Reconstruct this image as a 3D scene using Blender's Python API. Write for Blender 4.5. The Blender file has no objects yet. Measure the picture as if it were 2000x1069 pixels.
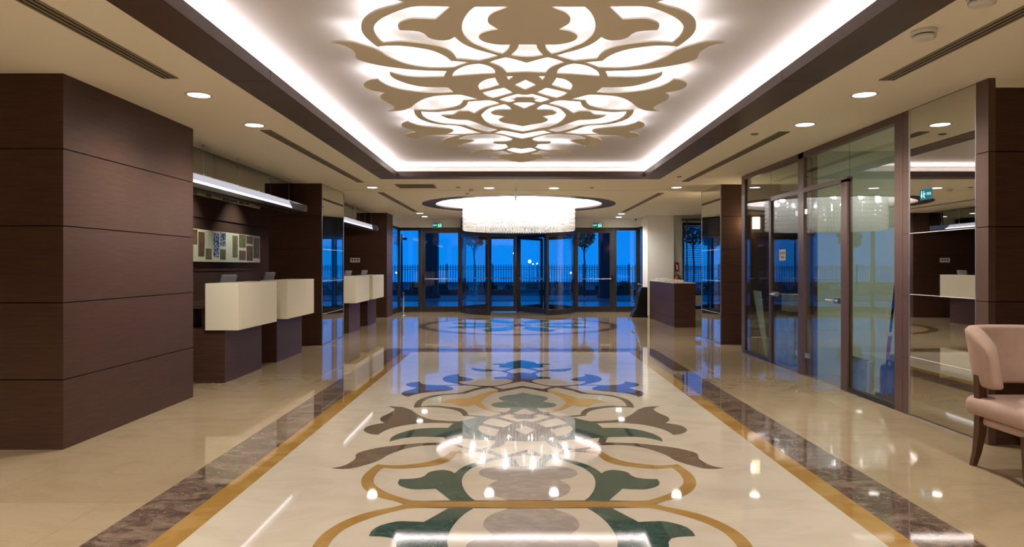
import bpy, math, random
from mathutils import Vector, Matrix
from mathutils.geometry import tessellate_polygon
PI = math.pi
R = math.radians
scene = bpy.context.scene
COL = scene.collection

# ------------------------------------------------------------------ camera
cam_d = bpy.data.cameras.new('camera')
cam = bpy.data.objects.new('camera', cam_d)
COL.objects.link(cam)
cam.location = (0, 0, 1.35)
cam.rotation_euler = (R(90), 0, 0)
cam_d.sensor_width = 36.0
cam_d.lens = 36.0 * 1333.0 / 2000.0
cam_d.shift_x = -0.003
cam_d.shift_y = -0.00675
cam_d.clip_start = 0.05
cam_d.clip_end = 400
scene.camera = cam

# ------------------------------------------------------------------ view and world
scene.view_settings.view_transform = 'Standard'
scene.view_settings.look = 'None'
scene.view_settings.gamma = 1.0
scene.view_settings.use_curve_mapping = False
scene.view_settings.exposure = 1.18
scene.cycles.use_denoising = True
scene.cycles.max_bounces = 12
scene.cycles.diffuse_bounces = 8
scene.cycles.glossy_bounces = 6
scene.cycles.transparent_max_bounces = 24
scene.cycles.caustics_reflective = False
scene.cycles.caustics_refractive = False
scene.cycles.sample_clamp_indirect = 6.0

world = bpy.data.worlds.new('dusk_sky')
scene.world = world
world.use_nodes = True
wn = world.node_tree
wn.nodes.clear()
w_out = wn.nodes.new('ShaderNodeOutputWorld')
w_bg = wn.nodes.new('ShaderNodeBackground')
w_tc = wn.nodes.new('ShaderNodeTexCoord')
w_sp = wn.nodes.new('ShaderNodeSeparateXYZ')
w_cr = wn.nodes.new('ShaderNodeValToRGB')
wn.links.new(w_tc.outputs['Generated'], w_sp.inputs[0])
wn.links.new(w_sp.outputs['Z'], w_cr.inputs[0])
wn.links.new(w_cr.outputs[0], w_bg.inputs[0])
wn.links.new(w_bg.outputs[0], w_out.inputs[0])
e = w_cr.color_ramp.elements
e[0].position = 0.0; e[0].color = (0.0008, 0.115, 0.44, 1)
e[1].position = 0.22; e[1].color = (0.0004, 0.095, 0.40, 1)
w_bg.inputs[1].default_value = 1.04

# ------------------------------------------------------------------ lights
def area(name, loc, rot, sx, sy, power, color=(1, 1, 1), spread=180):
    d = bpy.data.lights.new(name, 'AREA')
    d.shape = 'RECTANGLE'; d.size = sx; d.size_y = sy
    d.energy = power; d.color = color; d.spread = R(spread)
    o = bpy.data.objects.new(name, d); COL.objects.link(o)
    o.location = loc; o.rotation_euler = rot
    return o

WARM = (1.0, 0.925, 0.83)
COOL = (1.0, 0.93, 0.96)
XC, Y0 = 0.085, 3.872          # centre of the coffer and of the floor carpet
CZ = 2.775                      # flat ceiling
HX_O, HX_I = 2.266, 1.957       # outer / inner half widths of the wood frame
HY_O, HY_I = 7.22, 6.91
RZ = 2.985                      # raised ceiling
COVE = 2.47                     # half width of the cavity
COVEY = 7.42
PW = 15.0
# the four LED runs hidden on the ledge of the cove, shining up
for s in (-1, 1):
    area('cove_light', (XC + s * 2.10, Y0, 2.872), (R(180), 0, 0), 0.05, 2 * HY_O, 82, COOL)
    area('cove_light', (XC, Y0 + s * 7.04, 2.872), (R(180), 0, 0), 2 * HX_O, 0.05, 22, COOL)
CHX, CHY, CH_O, CH_I = XC, 15.7, 2.21, 1.90
# ring of LED around the round coffer
for k in range(16):
    a = 2 * PI * k / 16
    area('cove_light', (CHX + 2.08 * math.cos(a), CHY + 2.08 * math.sin(a), 2.875), (R(180), 0, a), 0.05, 0.78, 9, COOL)

# ------------------------------------------------------------------ materials
MATS = {}
def newmat(name):
    m = bpy.data.materials.new(name); m.use_nodes = True
    m.node_tree.nodes.clear(); MATS[name] = m
    return m, m.node_tree.nodes, m.node_tree.links

def srgb(r, g, b):
    f = lambda c: (c / 255 / 12.92) if c / 255 <= 0.04045 else ((c / 255 + 0.055) / 1.055) ** 2.4
    return (f(r), f(g), f(b), 1)

def pbr(name, col, rough=0.5, metal=0.0, spec=0.5, noise=None, bump=0.0, coat=0.0):
    """noise = (scale, xyz stretch, strength, second colour)"""
    m, n, l = newmat(name)
    out = n.new('ShaderNodeOutputMaterial'); b = n.new('ShaderNodeBsdfPrincipled')
    l.new(b.outputs[0], out.inputs[0])
    b.inputs['Base Color'].default_value = col
    b.inputs['Roughness'].default_value = rough
    b.inputs['Metallic'].default_value = metal
    b.inputs['Specular IOR Level'].default_value = spec
    b.inputs['Coat Weight'].default_value = coat
    b.inputs['Coat Roughness'].default_value = 0.05
    if noise:
        sc, st, strength, col2 = noise
        g = n.new('ShaderNodeNewGeometry'); mp = n.new('ShaderNodeMapping')
        mp.inputs['Scale'].default_value = st
        l.new(g.outputs['Position'], mp.inputs[0])
        t = n.new('ShaderNodeTexNoise'); t.inputs['Scale'].default_value = sc
        t.inputs['Detail'].default_value = 5; t.inputs['Roughness'].default_value = 0.6
        l.new(mp.outputs[0], t.inputs[0])
        cr = n.new('ShaderNodeValToRGB'); cr.color_ramp.elements[0].position = 0.5 - strength
        cr.color_ramp.elements[1].position = 0.5 + strength
        cr.color_ramp.elements[0].color = col; cr.color_ramp.elements[1].color = col2
        l.new(t.outputs[0], cr.inputs[0]); l.new(cr.outputs[0], b.inputs['Base Color'])
        if bump:
            bp = n.new('ShaderNodeBump'); bp.inputs['Strength'].default_value = bump
            bp.inputs['Distance'].default_value = 0.002
            l.new(t.outputs[0], bp.inputs['Height']); l.new(bp.outputs[0], b.inputs['Normal'])
    return m

def emit(name, col, strength):
    m, n, l = newmat(name)
    out = n.new('ShaderNodeOutputMaterial'); b = n.new('ShaderNodeEmission')
    b.inputs[0].default_value = col; b.inputs[1].default_value = strength
    l.new(b.outputs[0], out.inputs[0])
    return m

def glass(name, tint=(0.975, 0.985, 0.98, 1), ior=1.45, boost=0.0, rough=0.0):
    m, n, l = newmat(name)
    out = n.new('ShaderNodeOutputMaterial'); mix = n.new('ShaderNodeMixShader')
    tr = n.new('ShaderNodeBsdfTransparent'); gl = n.new('ShaderNodeBsdfGlossy')
    fr = n.new('ShaderNodeFresnel')
    gm = n.new('ShaderNodeNewGeometry'); mm = n.new('ShaderNodeMath'); mm.operation = 'MULTIPLY_ADD'
    mm.inputs[1].default_value = 1 / ior - ior; mm.inputs[2].default_value = ior   # thin pane: no total reflection at its back face
    l.new(gm.outputs['Backfacing'], mm.inputs[0]); l.new(mm.outputs[0], fr.inputs[0])
    ad = n.new('ShaderNodeMath'); ad.operation = 'ADD'; ad.inputs[1].default_value = boost
    ad.use_clamp = True
    tr.inputs[0].default_value = tint; gl.inputs['Roughness'].default_value = rough
    gl.inputs[0].default_value = (0.95, 0.97, 1, 1)
    l.new(fr.outputs[0], ad.inputs[0]); l.new(ad.outputs[0], mix.inputs[0])
    l.new(tr.outputs[0], mix.inputs[1]); l.new(gl.outputs[0], mix.inputs[2])
    l.new(mix.outputs[0], out.inputs[0])
    return m

def marble(name, base, vein, rough=0.035, scale=1.0, veins=True, tile=None, amount=0.5, pos=(0.46, 0.60)):
    m, n, l = newmat(name)
    out = n.new('ShaderNodeOutputMaterial'); b = n.new('ShaderNodeBsdfPrincipled')
    l.new(b.outputs[0], out.inputs[0])
    b.inputs['Roughness'].default_value = rough
    b.inputs['Specular IOR Level'].default_value = 0.62
    g = n.new('ShaderNodeNewGeometry'); mp = n.new('ShaderNodeMapping')
    mp.inputs['Scale'].default_value = (scale, scale * 1.9, scale)
    mp.inputs['Rotation'].default_value = (0, 0, 0.35)
    l.new(g.outputs['Position'], mp.inputs[0])
    t = n.new('ShaderNodeTexNoise'); t.inputs['Scale'].default_value = 1.6
    t.inputs['Detail'].default_value = 9; t.inputs['Roughness'].default_value = 0.62
    t.inputs['Distortion'].default_value = 1.2
    l.new(mp.outputs[0], t.inputs[0])
    cr = n.new('ShaderNodeValToRGB')
    cr.color_ramp.elements[0].position = pos[0]; cr.color_ramp.elements[1].position = pos[1]
    cr.color_ramp.elements[0].color = base
    mixc = tuple(base[i] * (1 - amount) + vein[i] * amount for i in range(3)) + (1,)
    cr.color_ramp.elements[1].color = mixc
    l.new(t.outputs[0], cr.inputs[0])
    last = cr.outputs[0]
    if veins:
        t2 = n.new('ShaderNodeTexNoise'); t2.inputs['Scale'].default_value = 2.6
        t2.inputs['Detail'].default_value = 6; t2.inputs['Distortion'].default_value = 2.0
        l.new(mp.outputs[0], t2.inputs[0])
        v = n.new('ShaderNodeValToRGB')
        v.color_ramp.elements[0].position = 0.485; v.color_ramp.elements[0].color = (0, 0, 0, 1)
        e1 = v.color_ramp.elements.new(0.5); e1.color = (1, 1, 1, 1)
        v.color_ramp.elements[2].position = 0.515; v.color_ramp.elements[2].color = (0, 0, 0, 1)
        l.new(t2.outputs[0], v.inputs[0])
        mu = n.new('ShaderNodeMath'); mu.operation = 'MULTIPLY'; mu.inputs[1].default_value = amount
        l.new(v.outputs[0], mu.inputs[0])
        mx = n.new('ShaderNodeMixRGB'); mx.inputs[2].default_value = vein
        l.new(mu.outputs[0], mx.inputs[0]); l.new(last, mx.inputs[1]); last = mx.outputs[0]
    if tile:
        br = n.new('ShaderNodeTexBrick'); br.offset = 0.0
        br.inputs['Scale'].default_value = 1.0
        br.inputs['Brick Width'].default_value = tile[0]; br.inputs['Row Height'].default_value = tile[1]
        br.inputs['Mortar Size'].default_value = 0.0025; br.inputs['Mortar Smooth'].default_value = 0.3
        br.inputs['Color1'].default_value = (1, 1, 1, 1); br.inputs['Color2'].default_value = (0.90, 0.885, 0.86, 1)
        br.inputs['Mortar'].default_value = (0.80, 0.77, 0.72, 1)
        l.new(g.outputs['Position'], br.inputs[0])
        mx = n.new('ShaderNodeMixRGB'); mx.blend_type = 'MULTIPLY'; mx.inputs[0].default_value = 1
        l.new(last, mx.inputs[1]); l.new(br.outputs[0], mx.inputs[2]); last = mx.outputs[0]
    l.new(last, b.inputs['Base Color'])
    return m

M = dict(
    wood=pbr('dark_wenge_veneer', srgb(64, 43, 34), 0.44, spec=0.22, noise=(3.0, (1.2, 1.2, 22), 0.25, srgb(82, 58, 47)), bump=0.12),
    wood_matt=pbr('matt_wenge_veneer', srgb(72, 50, 42), 0.6, spec=0.15, noise=(3.0, (1.2, 1.2, 22), 0.25, srgb(86, 62, 52))),
    wood_gap=pbr('dark_joint', srgb(12, 8, 7), 0.8),
    frame_wood=pbr('coffer_wood', srgb(66, 48, 40), 0.42, noise=(3.0, (2, 2, 2), 0.3, srgb(78, 58, 49))),
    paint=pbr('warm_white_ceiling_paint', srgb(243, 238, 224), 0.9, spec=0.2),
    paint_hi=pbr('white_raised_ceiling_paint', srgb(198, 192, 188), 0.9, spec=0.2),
    medal=pbr('matt_beige_panel_paint', srgb(222, 213, 196), 0.9, spec=0.15),
    white=pbr('white_wall_paint', srgb(236, 234, 228), 0.8, spec=0.2),
    cream=pbr('cream_leather_cladding', srgb(230, 222, 196), 0.45, noise=(0.9, (1, 1, 1), 0.4, srgb(238, 230, 208))),
    frame=pbr('dark_bronze_aluminium', srgb(48, 42, 37), 0.38, metal=0.3),
    frame_br=pbr('brown_lacquered_frame', srgb(96, 72, 62), 0.35, metal=0.2),
    chrome=pbr('chrome', (0.75, 0.75, 0.76, 1), 0.12, metal=1.0),
    steel=pbr('brushed_steel', (0.62, 0.62, 0.64, 1), 0.28, metal=1.0),
    mirror=pbr('grey_tinted_mirror', (0.72, 0.72, 0.68, 1), 0.012, metal=1.0),
    mirror_dk=pbr('smoked_mirror', (0.34, 0.34, 0.30, 1), 0.02, metal=1.0),
    dsteel=pbr('dark_steel', (0.16, 0.15, 0.14, 1), 0.35, metal=1.0),
    black=pbr('black_plastic', srgb(16, 16, 18), 0.3),
    slot=pbr('black_air_slot', srgb(8, 8, 8), 0.8),
    slat=pbr('beige_diffuser_blade', srgb(150, 138, 116), 0.6),
    grille=pbr('grey_grille', srgb(128, 118, 98), 0.6),
    plastic=pbr('white_plastic', srgb(226, 224, 218), 0.4),
    cup=pbr('white_porcelain', srgb(240, 238, 232), 0.2),
    red=pbr('red_enamel', srgb(150, 14, 18), 0.3),
    redsign=pbr('red_sign_face', srgb(120, 16, 18), 0.5),
    fabric=pbr('pink_beige_velvet', srgb(190, 164, 150), 0.9, spec=0.2, noise=(14, (1, 1, 1), 0.35, srgb(176, 150, 136)), bump=0.05),
    legwood=pbr('walnut_leg', srgb(92, 58, 32), 0.35, noise=(8, (4, 4, 0.8), 0.3, srgb(70, 42, 24))),
    carve=pbr('cream_relief_board', srgb(214, 208, 186), 0.6),
    ins_b=pbr('brown_wood_inset', srgb(58, 38, 26), 0.4, noise=(6, (6, 6, 1), 0.2, srgb(140, 104, 64))),
    ins_g=pbr('olive_wood_inset', srgb(60, 52, 30), 0.45, noise=(6, (6, 6, 1), 0.2, srgb(140, 130, 84))),
    ins_k=pbr('black_carved_inset', srgb(20, 24, 34), 0.25, noise=(28, (1, 1, 1), 0.04, srgb(170, 180, 196))),
    f_main=marble('cream_marble_side_shaded', srgb(166, 148, 120), srgb(146, 125, 97), tile=(0.78, 0.78), amount=0.3),  # same cream stone as the centre, its dimmer light put into the colour
    f_carpet=marble('cream_marble_centre', srgb(205, 195, 177), srgb(188, 174, 152), amount=0.4, veins=False),
    f_brown=marble('emperador_marble', srgb(80, 64, 55), srgb(172, 152, 132), scale=2.6, amount=0.55, pos=(0.42, 0.72)),
    f_gold=marble('golden_marble', srgb(158, 122, 62), srgb(190, 156, 100), scale=1.2, amount=0.4, veins=False),
    f_green=marble('green_marble', srgb(48, 74, 66), srgb(108, 130, 120), scale=4.0, amount=0.3, pos=(0.40, 0.75)),
    f_taupe=marble('taupe_marble', srgb(96, 82, 70), srgb(136, 120, 104), scale=4.0, amount=0.4, veins=False),
    f_grey=marble('grey_marble', srgb(160, 149, 142), srgb(186, 178, 172), scale=4.0, amount=0.5, veins=False),
    f_sage=marble('sage_marble', srgb(120, 134, 124), srgb(150, 160, 150), scale=4.0, amount=0.5, veins=False),
    f_ochre=marble('ochre_marble', srgb(206, 168, 110), srgb(190, 150, 86), scale=2.5, amount=0.5, veins=False),
    glass=glass('clear_glass'),
    glass_dk=glass('storefront_glass', tint=(0.78, 0.84, 0.81, 1), ior=1.55, boost=0.03),
    frost=pbr('frosted_acrylic', srgb(226, 228, 232), 0.5),
    asphalt=pbr('asphalt', srgb(62, 66, 74), 0.6, noise=(1.5, (0.4, 3, 1), 0.3, srgb(80, 84, 92))),
    paving=pbr('wet_paving', srgb(120, 124, 128), 0.22, noise=(2, (1, 4, 1), 0.3, srgb(96, 100, 104))),
    column=pbr('dark_stone_column', srgb(34, 34, 42), 0.6),
    sea=pbr('evening_sea', srgb(40, 110, 190), 0.06),
    kerb=pbr('kerb_stone', srgb(40, 42, 46), 0.7),
    fence=pbr('black_iron', srgb(18, 22, 34), 0.5),
    leaf=pbr('dark_leaf', srgb(34, 52, 36), 0.6, noise=(9, (1, 1, 1), 0.3, srgb(52, 74, 44))),
    bark=pbr('bark', srgb(44, 36, 30), 0.8),
    greywall=pbr('pale_grey_green_wall', srgb(178, 186, 170), 0.7),
    board=pbr('pale_board', srgb(210, 222, 212), 0.5),
    card=pbr('brown_cardboard', srgb(150, 122, 90), 0.8),
    film=pbr('clear_plastic_wrap', srgb(150, 154, 140), 0.25, noise=(7, (1, 1, 1), 0.2, srgb(190, 196, 184)), bump=0.6),
    darkfilm=pbr('dark_plastic_wrap', srgb(26, 32, 44), 0.15, noise=(9, (1, 1, 1), 0.2, srgb(60, 70, 84)), bump=0.8),
    blind=pbr('grey_blind_slat', srgb(66, 62, 58), 0.5),
    tape=pbr('brown_ladder_tape', srgb(92, 60, 38), 0.7),
    screen=pbr('grey_monitor_back', srgb(150, 152, 160), 0.35),
    signgreen=emit('exit_sign_green', (0.002, 0.055, 0.030, 1), 1.0),
    signblue=emit('exit_sign_teal', (0.01, 0.10, 0.16, 1), 1.0),
    signwhite=emit('exit_sign_pictogram', (0.50, 0.80, 0.72, 1), 1.0),
    lamp=emit('downlight_lens', (1.0, 0.98, 0.93, 1), 9.0),
    led=emit('medallion_led', (1.0, 0.95, 0.97, 1), 2.8),
    tube=emit('pendant_tube', (0.95, 0.93, 1.0, 1), 1.3),
    side_sheen=emit('silver_side_sheen', (0.62, 0.60, 0.68, 1), 0.42),  # emission stands in for the bright silver sheen of the pendant side
    shade=emit('sconce_shade', (1.0, 0.70, 0.42, 1), 3.0),
    street=emit('street_lamp_glow', (0.75, 0.88, 1.0, 1), 12.0),
    ink=pbr('dark_ink', srgb(30, 34, 36), 0.6),
)
# glass beads of the chandelier: shiny, partly letting the inner light through
bm_, n_, l_ = newmat('glass_bead')
o_ = n_.new('ShaderNodeOutputMaterial'); m1 = n_.new('ShaderNodeMixShader'); m2 = n_.new('ShaderNodeMixShader')
tr_ = n_.new('ShaderNodeBsdfTranslucent'); tr_.inputs[0].default_value = (0.95, 0.94, 0.92, 1)
tp_ = n_.new('ShaderNodeBsdfTransparent'); gl_ = n_.new('ShaderNodeBsdfGlossy'); gl_.inputs['Roughness'].default_value = 0.08
fr_ = n_.new('ShaderNodeFresnel'); fr_.inputs[0].default_value = 1.7
gm_ = n_.new('ShaderNodeNewGeometry'); mm_ = n_.new('ShaderNodeMath'); mm_.operation = 'MULTIPLY_ADD'
mm_.inputs[1].default_value = 1 / 1.7 - 1.7; mm_.inputs[2].default_value = 1.7
l_.new(gm_.outputs['Backfacing'], mm_.inputs[0]); l_.new(mm_.outputs[0], fr_.inputs[0])
m1.inputs[0].default_value = 0.30
l_.new(tr_.outputs[0], m1.inputs[1]); l_.new(tp_.outputs[0], m1.inputs[2])
l_.new(fr_.outputs[0], m2.inputs[0]); l_.new(m1.outputs[0], m2.inputs[1]); l_.new(gl_.outputs[0], m2.inputs[2])
l_.new(m2.outputs[0], o_.inputs[0])
M['bead'] = bm_

# ------------------------------------------------------------------ helpers
def tag(o, label=None, cat=None, group=None, kind=None):
    if label: o['label'] = label
    if cat: o['category'] = cat
    if group: o['group'] = group
    if kind: o['kind'] = kind
    return o

def empty(name, loc=(0, 0, 0), rz=0.0, label=None, cat=None, group=None, kind=None):
    o = bpy.data.objects.new(name, None); COL.objects.link(o)
    o.location = loc; o.rotation_euler = (0, 0, rz); o.empty_display_size = 0.1
    return tag(o, label, cat, group, kind)

class MB:
    def __init__(s):
        s.v = []; s.f = []; s.m = []; s.sm = []; s.cur = 0; s.smooth = False
    def add(s, vs, fs):
        k = len(s.v); s.v += [tuple(p) for p in vs]
        for f in fs:
            s.f.append([k + i for i in f]); s.m.append(s.cur); s.sm.append(s.smooth)
        return s
    def box(s, x0, x1, y0, y1, z0, z1):
        if x0 > x1: x0, x1 = x1, x0
        if y0 > y1: y0, y1 = y1, y0
        if z0 > z1: z0, z1 = z1, z0
        v = [(x0, y0, z0), (x1, y0, z0), (x1, y1, z0), (x0, y1, z0), (x0, y0, z1), (x1, y0, z1), (x1, y1, z1), (x0, y1, z1)]
        return s.add(v, [(3, 2, 1, 0), (4, 5, 6, 7), (0, 1, 5, 4), (1, 2, 6, 5), (2, 3, 7, 6), (3, 0, 4, 7)])
    def rbox(s, x0, x1, y0, y1, z0, z1, r, n=4):
        """box with rounded vertical edges and slightly rounded rims"""
        def ring(ins, z):
            pts = []
            rr = max(r - ins * 0.3, 0.001)
            for (cx, cy, a0) in ((x1 - ins - rr, y1 - ins - rr, 0), (x0 + ins + rr, y1 - ins - rr, 90), (x0 + ins + rr, y0 + ins + rr, 180), (x1 - ins - rr, y0 + ins + rr, 270)):
                for k in range(n + 1):
                    a = R(a0 + 90 * k / n); pts.append((cx + rr * math.cos(a), cy + rr * math.sin(a), z))
            return pts
        h = min(r, (z1 - z0) * 0.45)
        rings = []
        for k in range(4):
            a = R(90 * k / 3); rings.append(ring(h * (1 - math.sin(a)) * 0.8, z0 + h * (1 - math.cos(a))))
        for k in range(4):
            a = R(90 * k / 3); rings.append(ring(h * (1 - math.cos(a)) * 0.8, z1 - h * (1 - math.sin(a))))
        return s.loft(rings, True, True)
    def loft(s, rings, cap0=True, cap1=True, closed=True):
        m = len(rings[0]); vs = [p for r_ in rings for p in r_]; fs = []
        for i in range(len(rings) - 1):
            for j in range(m if closed else m - 1):
                a = i * m + j; b = i * m + (j + 1) % m
                fs.append((a, b, b + m, a + m))
        if cap0: fs.append(tuple(reversed(range(m))))
        if cap1: fs.append(tuple((len(rings) - 1) * m + j for j in range(m)))
        return s.add(vs, fs)
    def cyl(s, x, y, z0, z1, r0, r1=None, n=16, caps=True):
        r1 = r0 if r1 is None else r1
        ring = lambda r_, z: [(x + r_ * math.cos(2 * PI * k / n), y + r_ * math.sin(2 * PI * k / n), z) for k in range(n)]
        return s.loft([ring(r0, z0), ring(r1, z1)], caps, caps)
    def lathe(s, x, y, prof, n=16):
        return s.loft([[(x + r_ * math.cos(2 * PI * k / n), y + r_ * math.sin(2 * PI * k / n), z) for k in range(n)] for r_, z in prof], True, True)
    def tube(s, pts, r, n=8):
        pts = [Vector(p) for p in pts]; rings = []
        rs = r if isinstance(r, (list, tuple)) else [r] * len(pts)
        for i, p in enumerate(pts):
            d = (pts[min(i + 1, len(pts) - 1)] - pts[max(i - 1, 0)]).normalized()
            up = Vector((0, 0, 1)) if abs(d.z) < 0.9 else Vector((1, 0, 0))
            a = d.cross(up).normalized(); b = a.cross(d)
            rings.append([tuple(p + rs[i] * (a * math.cos(2 * PI * k / n) + b * math.sin(2 * PI * k / n))) for k in range(n)])
        return s.loft(rings)
    def prism(s, pts, z0, z1):
        """vertical prism over a plan polygon (ccw)"""
        return s.loft([[(x, y, z0) for x, y in pts], [(x, y, z1) for x, y in pts]])
    def slab(s, corners, t):
        """thin plate over four corner points, thickness t along its normal"""
        c = [Vector(p) for p in corners]; nrm = (c[1] - c[0]).cross(c[2] - c[0]).normalized() * t
        return s.loft([[tuple(p) for p in c], [tuple(p + nrm) for p in c]])
    def build(s, name, mats, parent=None, **kw):
        me = bpy.data.meshes.new(name)
        me.from_pydata(s.v, [], s.f)
        if not isinstance(mats, (list, tuple)): mats = [mats]
        for m in mats: me.materials.append(m)
        me.polygons.foreach_set('material_index', s.m)
        me.polygons.foreach_set('use_smooth', s.sm)
        me.update()
        import bmesh
        b = bmesh.new(); b.from_mesh(me); bmesh.ops.recalc_face_normals(b, faces=b.faces); b.to_mesh(me); b.free()
        o = bpy.data.objects.new(name, me); COL.objects.link(o)
        if parent: o.parent = parent
        return tag(o, **kw)

def box(name, dims, mat, parent=None, **kw):
    return MB().box(*dims).build(name, mat, parent, **kw)

def copy_tree(o, parent=None):
    c = o.copy(); COL.objects.link(c); c.parent = parent
    for k in ('label', 'category', 'group'):
        pass
    for ch in list(o.children): copy_tree(ch, c)
    return c

def text(body, size, mat, parent, loc, rot, name='lettering'):
    cu = bpy.data.curves.new('t', 'FONT'); cu.body = body; cu.size = size
    cu.align_x = 'CENTER'; cu.align_y = 'CENTER'; cu.extrude = 0.0008
    to = bpy.data.objects.new('t', cu); COL.objects.link(to)
    dg = bpy.context.evaluated_depsgraph_get()
    me = bpy.data.meshes.new_from_object(to.evaluated_get(dg))
    bpy.data.objects.remove(to); me.materials.clear(); me.materials.append(mat)
    o = bpy.data.objects.new(name, me); COL.objects.link(o)
    o.location = loc; o.rotation_euler = rot; o.parent = parent
    return o

JZ = [0.0, 0.515, 1.083, 1.651, 2.22, 2.775]     # heights of the joints between wood panels
def clad(mb, x0, x1, y0, y1, z1=2.775, faces='xyXY', mi=0, gi=1, seams=None):
    """a dark core with wood panels 6 mm apart on it, the joints at JZ"""
    g = 0.004
    mb.cur = gi; mb.box(x0 + 0.012, x1 - 0.012, y0 + 0.012, y1 - 0.012, 0, z1)
    mb.cur = mi
    for a, b in zip(JZ[:-1], JZ[1:]):
        b = min(b, z1)
        if a >= z1: continue
        mb.box(x0, x1, y0, y1, a + (g if a else 0), b - (g if b < z1 else 0))
    return mb

# ------------------------------------------------------------------ FLOOR
F = -0.0
floor = box('floor', (-8, 8, -6, 20.45, -0.12, 0.0), M['f_main'], kind='structure')
def inlay(name, z, mat, polys, parent=floor):
    vs, fs = [], []
    for loops in polys:
        k = len(vs); tri = tessellate_polygon([[Vector((x, y, 0)) for x, y in lp] for lp in loops])
        for lp in loops: vs += [(x, y, z) for x, y in lp]
        for t in tri: fs.append([k + i for i in t])
    mb = MB(); mb.add(vs, fs)
    o = mb.build(name, mat, parent, kind='structure')
    for p in o.data.polygons:
        if p.normal.z < 0: p.flip()
    return o
def ringrect(ho, hi, yo, yi):
    return [[(XC - ho, Y0 - yo), (XC + ho, Y0 - yo), (XC + ho, Y0 + yo), (XC - ho, Y0 + yo)],
            [(XC - hi, Y0 - yi), (XC + hi, Y0 - yi), (XC + hi, Y0 + yi), (XC - hi, Y0 + yi)]]
inlay('floor_carpet_field', 0.0004, M['f_carpet'], [[ringrect(1.725, 1, 6.87, 1)[0]]])
inlay('floor_brown_border', 0.0008, M['f_brown'], [ringrect(2.185, 1.86, 7.36, 7.02)])
inlay('floor_gold_border', 0.0008, M['f_gold'], [ringrect(1.86, 1.715, 7.02, 6.87)])

# ------------------------------------------------------------------ the ornament (ceiling medallion and floor inlay share it)
def P(px, py):
    v = 521.0 - py
    y = 2000.0 / v - Y0
    if px is None: return (0.0, y)
    return ((px - (1014.7 + 0.0262 * v)) * 1.5 / v, y)
def PL(lst): return [P(*p) for p in lst]

def smooth(pts, closed=True, sub=5, corner=38):
    n = len(pts); out = []
    def cor(i):
        if not closed and (i == 0 or i == n - 1): return True
        a, b, c = Vector(pts[i - 1]), Vector(pts[i]), Vector(pts[(i + 1) % n])
        u, w = b - a, c - b
        if u.length < 1e-9 or w.length < 1e-9: return True
        return u.angle(w) > R(corner) or abs(pts[i][0]) < 1e-6 and False
    cs = [cor(i) for i in range(n)]
    for i in range(n if closed else n - 1):
        p1, p2 = Vector(pts[i]), Vector(pts[(i + 1) % n])
        L = (p2 - p1).length
        p0 = Vector(pts[i - 1]) if not cs[i] else p1 - (p2 - p1)
        p3 = Vector(pts[(i + 2) % n]) if not cs[(i + 1) % n] else p2 + (p2 - p1)
        d0 = max((p1 - p0).length, 1e-6); d3 = max((p3 - p2).length, 1e-6)
        t1 = ((p1 - p0) / d0 + (p2 - p1) / max(L, 1e-6)) * 0.5 * L
        t2 = ((p2 - p1) / max(L, 1e-6) + (p3 - p2) / d3) * 0.5 * L
        out.append(tuple(p1))
        k = sub if L > 0.04 else 2
        if cs[i] and cs[(i + 1) % n]: continue
        for j in range(1, k):
            t = j / k; h1 = 2*t**3 - 3*t*t + 1; h2 = t**3 - 2*t*t + t; h3 = -2*t**3 + 3*t*t; h4 = t**3 - t*t
            q = p1 * h1 + t1 * h2 + p2 * h3 + t2 * h4
            out.append((q.x, q.y))
    if not closed: out.append(tuple(pts[-1]))
    return out

ring_out = [(764,11),(745,16),(725,23),(710,33),(702,43),(699.8,52),(701,60),(708,71),(720,82),(732.5,91.2)]
ring_bot = [(750,89.5),(770,89),(790,90.6),(820,94.5),(840,99),(860,107),(870,113),(877,119)]
ring_top = [(888,115),(885,110),(880,104),(870,97),(855,91.5),(840,88),(810,84),(780,81.8),(760,82.5),(744.5,84)]
ring_in = [(738,79),(730,70),(725,60),(724.5,52),(727,47),(735,39),(750,30),(770,21.5),(785,16.5),(800,13)]
leafE_top = [(884,132.2),(865,133),(840,133),(810,130),(790,125.5),(770,118.5),(750,109),(740,102),(725,95),(705,88.5),(685,83),(665,81.2),(642,83)]
leafE_bot = [(658,86),(670,90),(682,97),(690,104),(692.5,114),(700,118),(720,124),(745,129),(770,132.5),(790,135),(820,137.5),(850,138.5),(870,139)]
leafF_top = [(864,150.5),(840,151),(810,151),(790,149),(770,144.5),(758,141)]
leafF_bot = [(760,148),(770,155),(785,161),(800,165.5),(820,169),(845,170.5),(873,170.5),(884,180)]
leafG = [(860,181.5),(830,181),(800,178),(780,174.5),(760,169),(745,162),(736,155.5),(725,156.5),(715,159.5),(708.5,164.5),(711,170.5),(720,175.5),(735,179),(749.5,181.5),(743,185),(741,190),(743.5,194),(756,200.6),(766,206.5),(769.7,211),(764,215),(756,217.3),(770,217.2),(785,215.8),(792.5,213.5),(801.5,209.8),(809,203.8),(816.5,198.5),(826,193.6),(837.5,189.9),(849,187.6),(867.5,186),(897,184.8),(909,187.6),(920,190.6),(933,193.8),(915,195.7),(903.5,196.3)]
ring2 = [(902,200),(896,206),(882.5,210.5),(863.8,213.9),(845,215.4),(822.5,215.4),(808,214.3),(808.6,220.3),(812,226),(818.8,232),(830,236.8),(845,241),(860,243),(870,244),(892.5,245.6),(901.5,247.5),(915,252),(930,256.6),(942,259.7)]
slit2 = [(915,262.3),(900,262.7),(872,262.3)]
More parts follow.
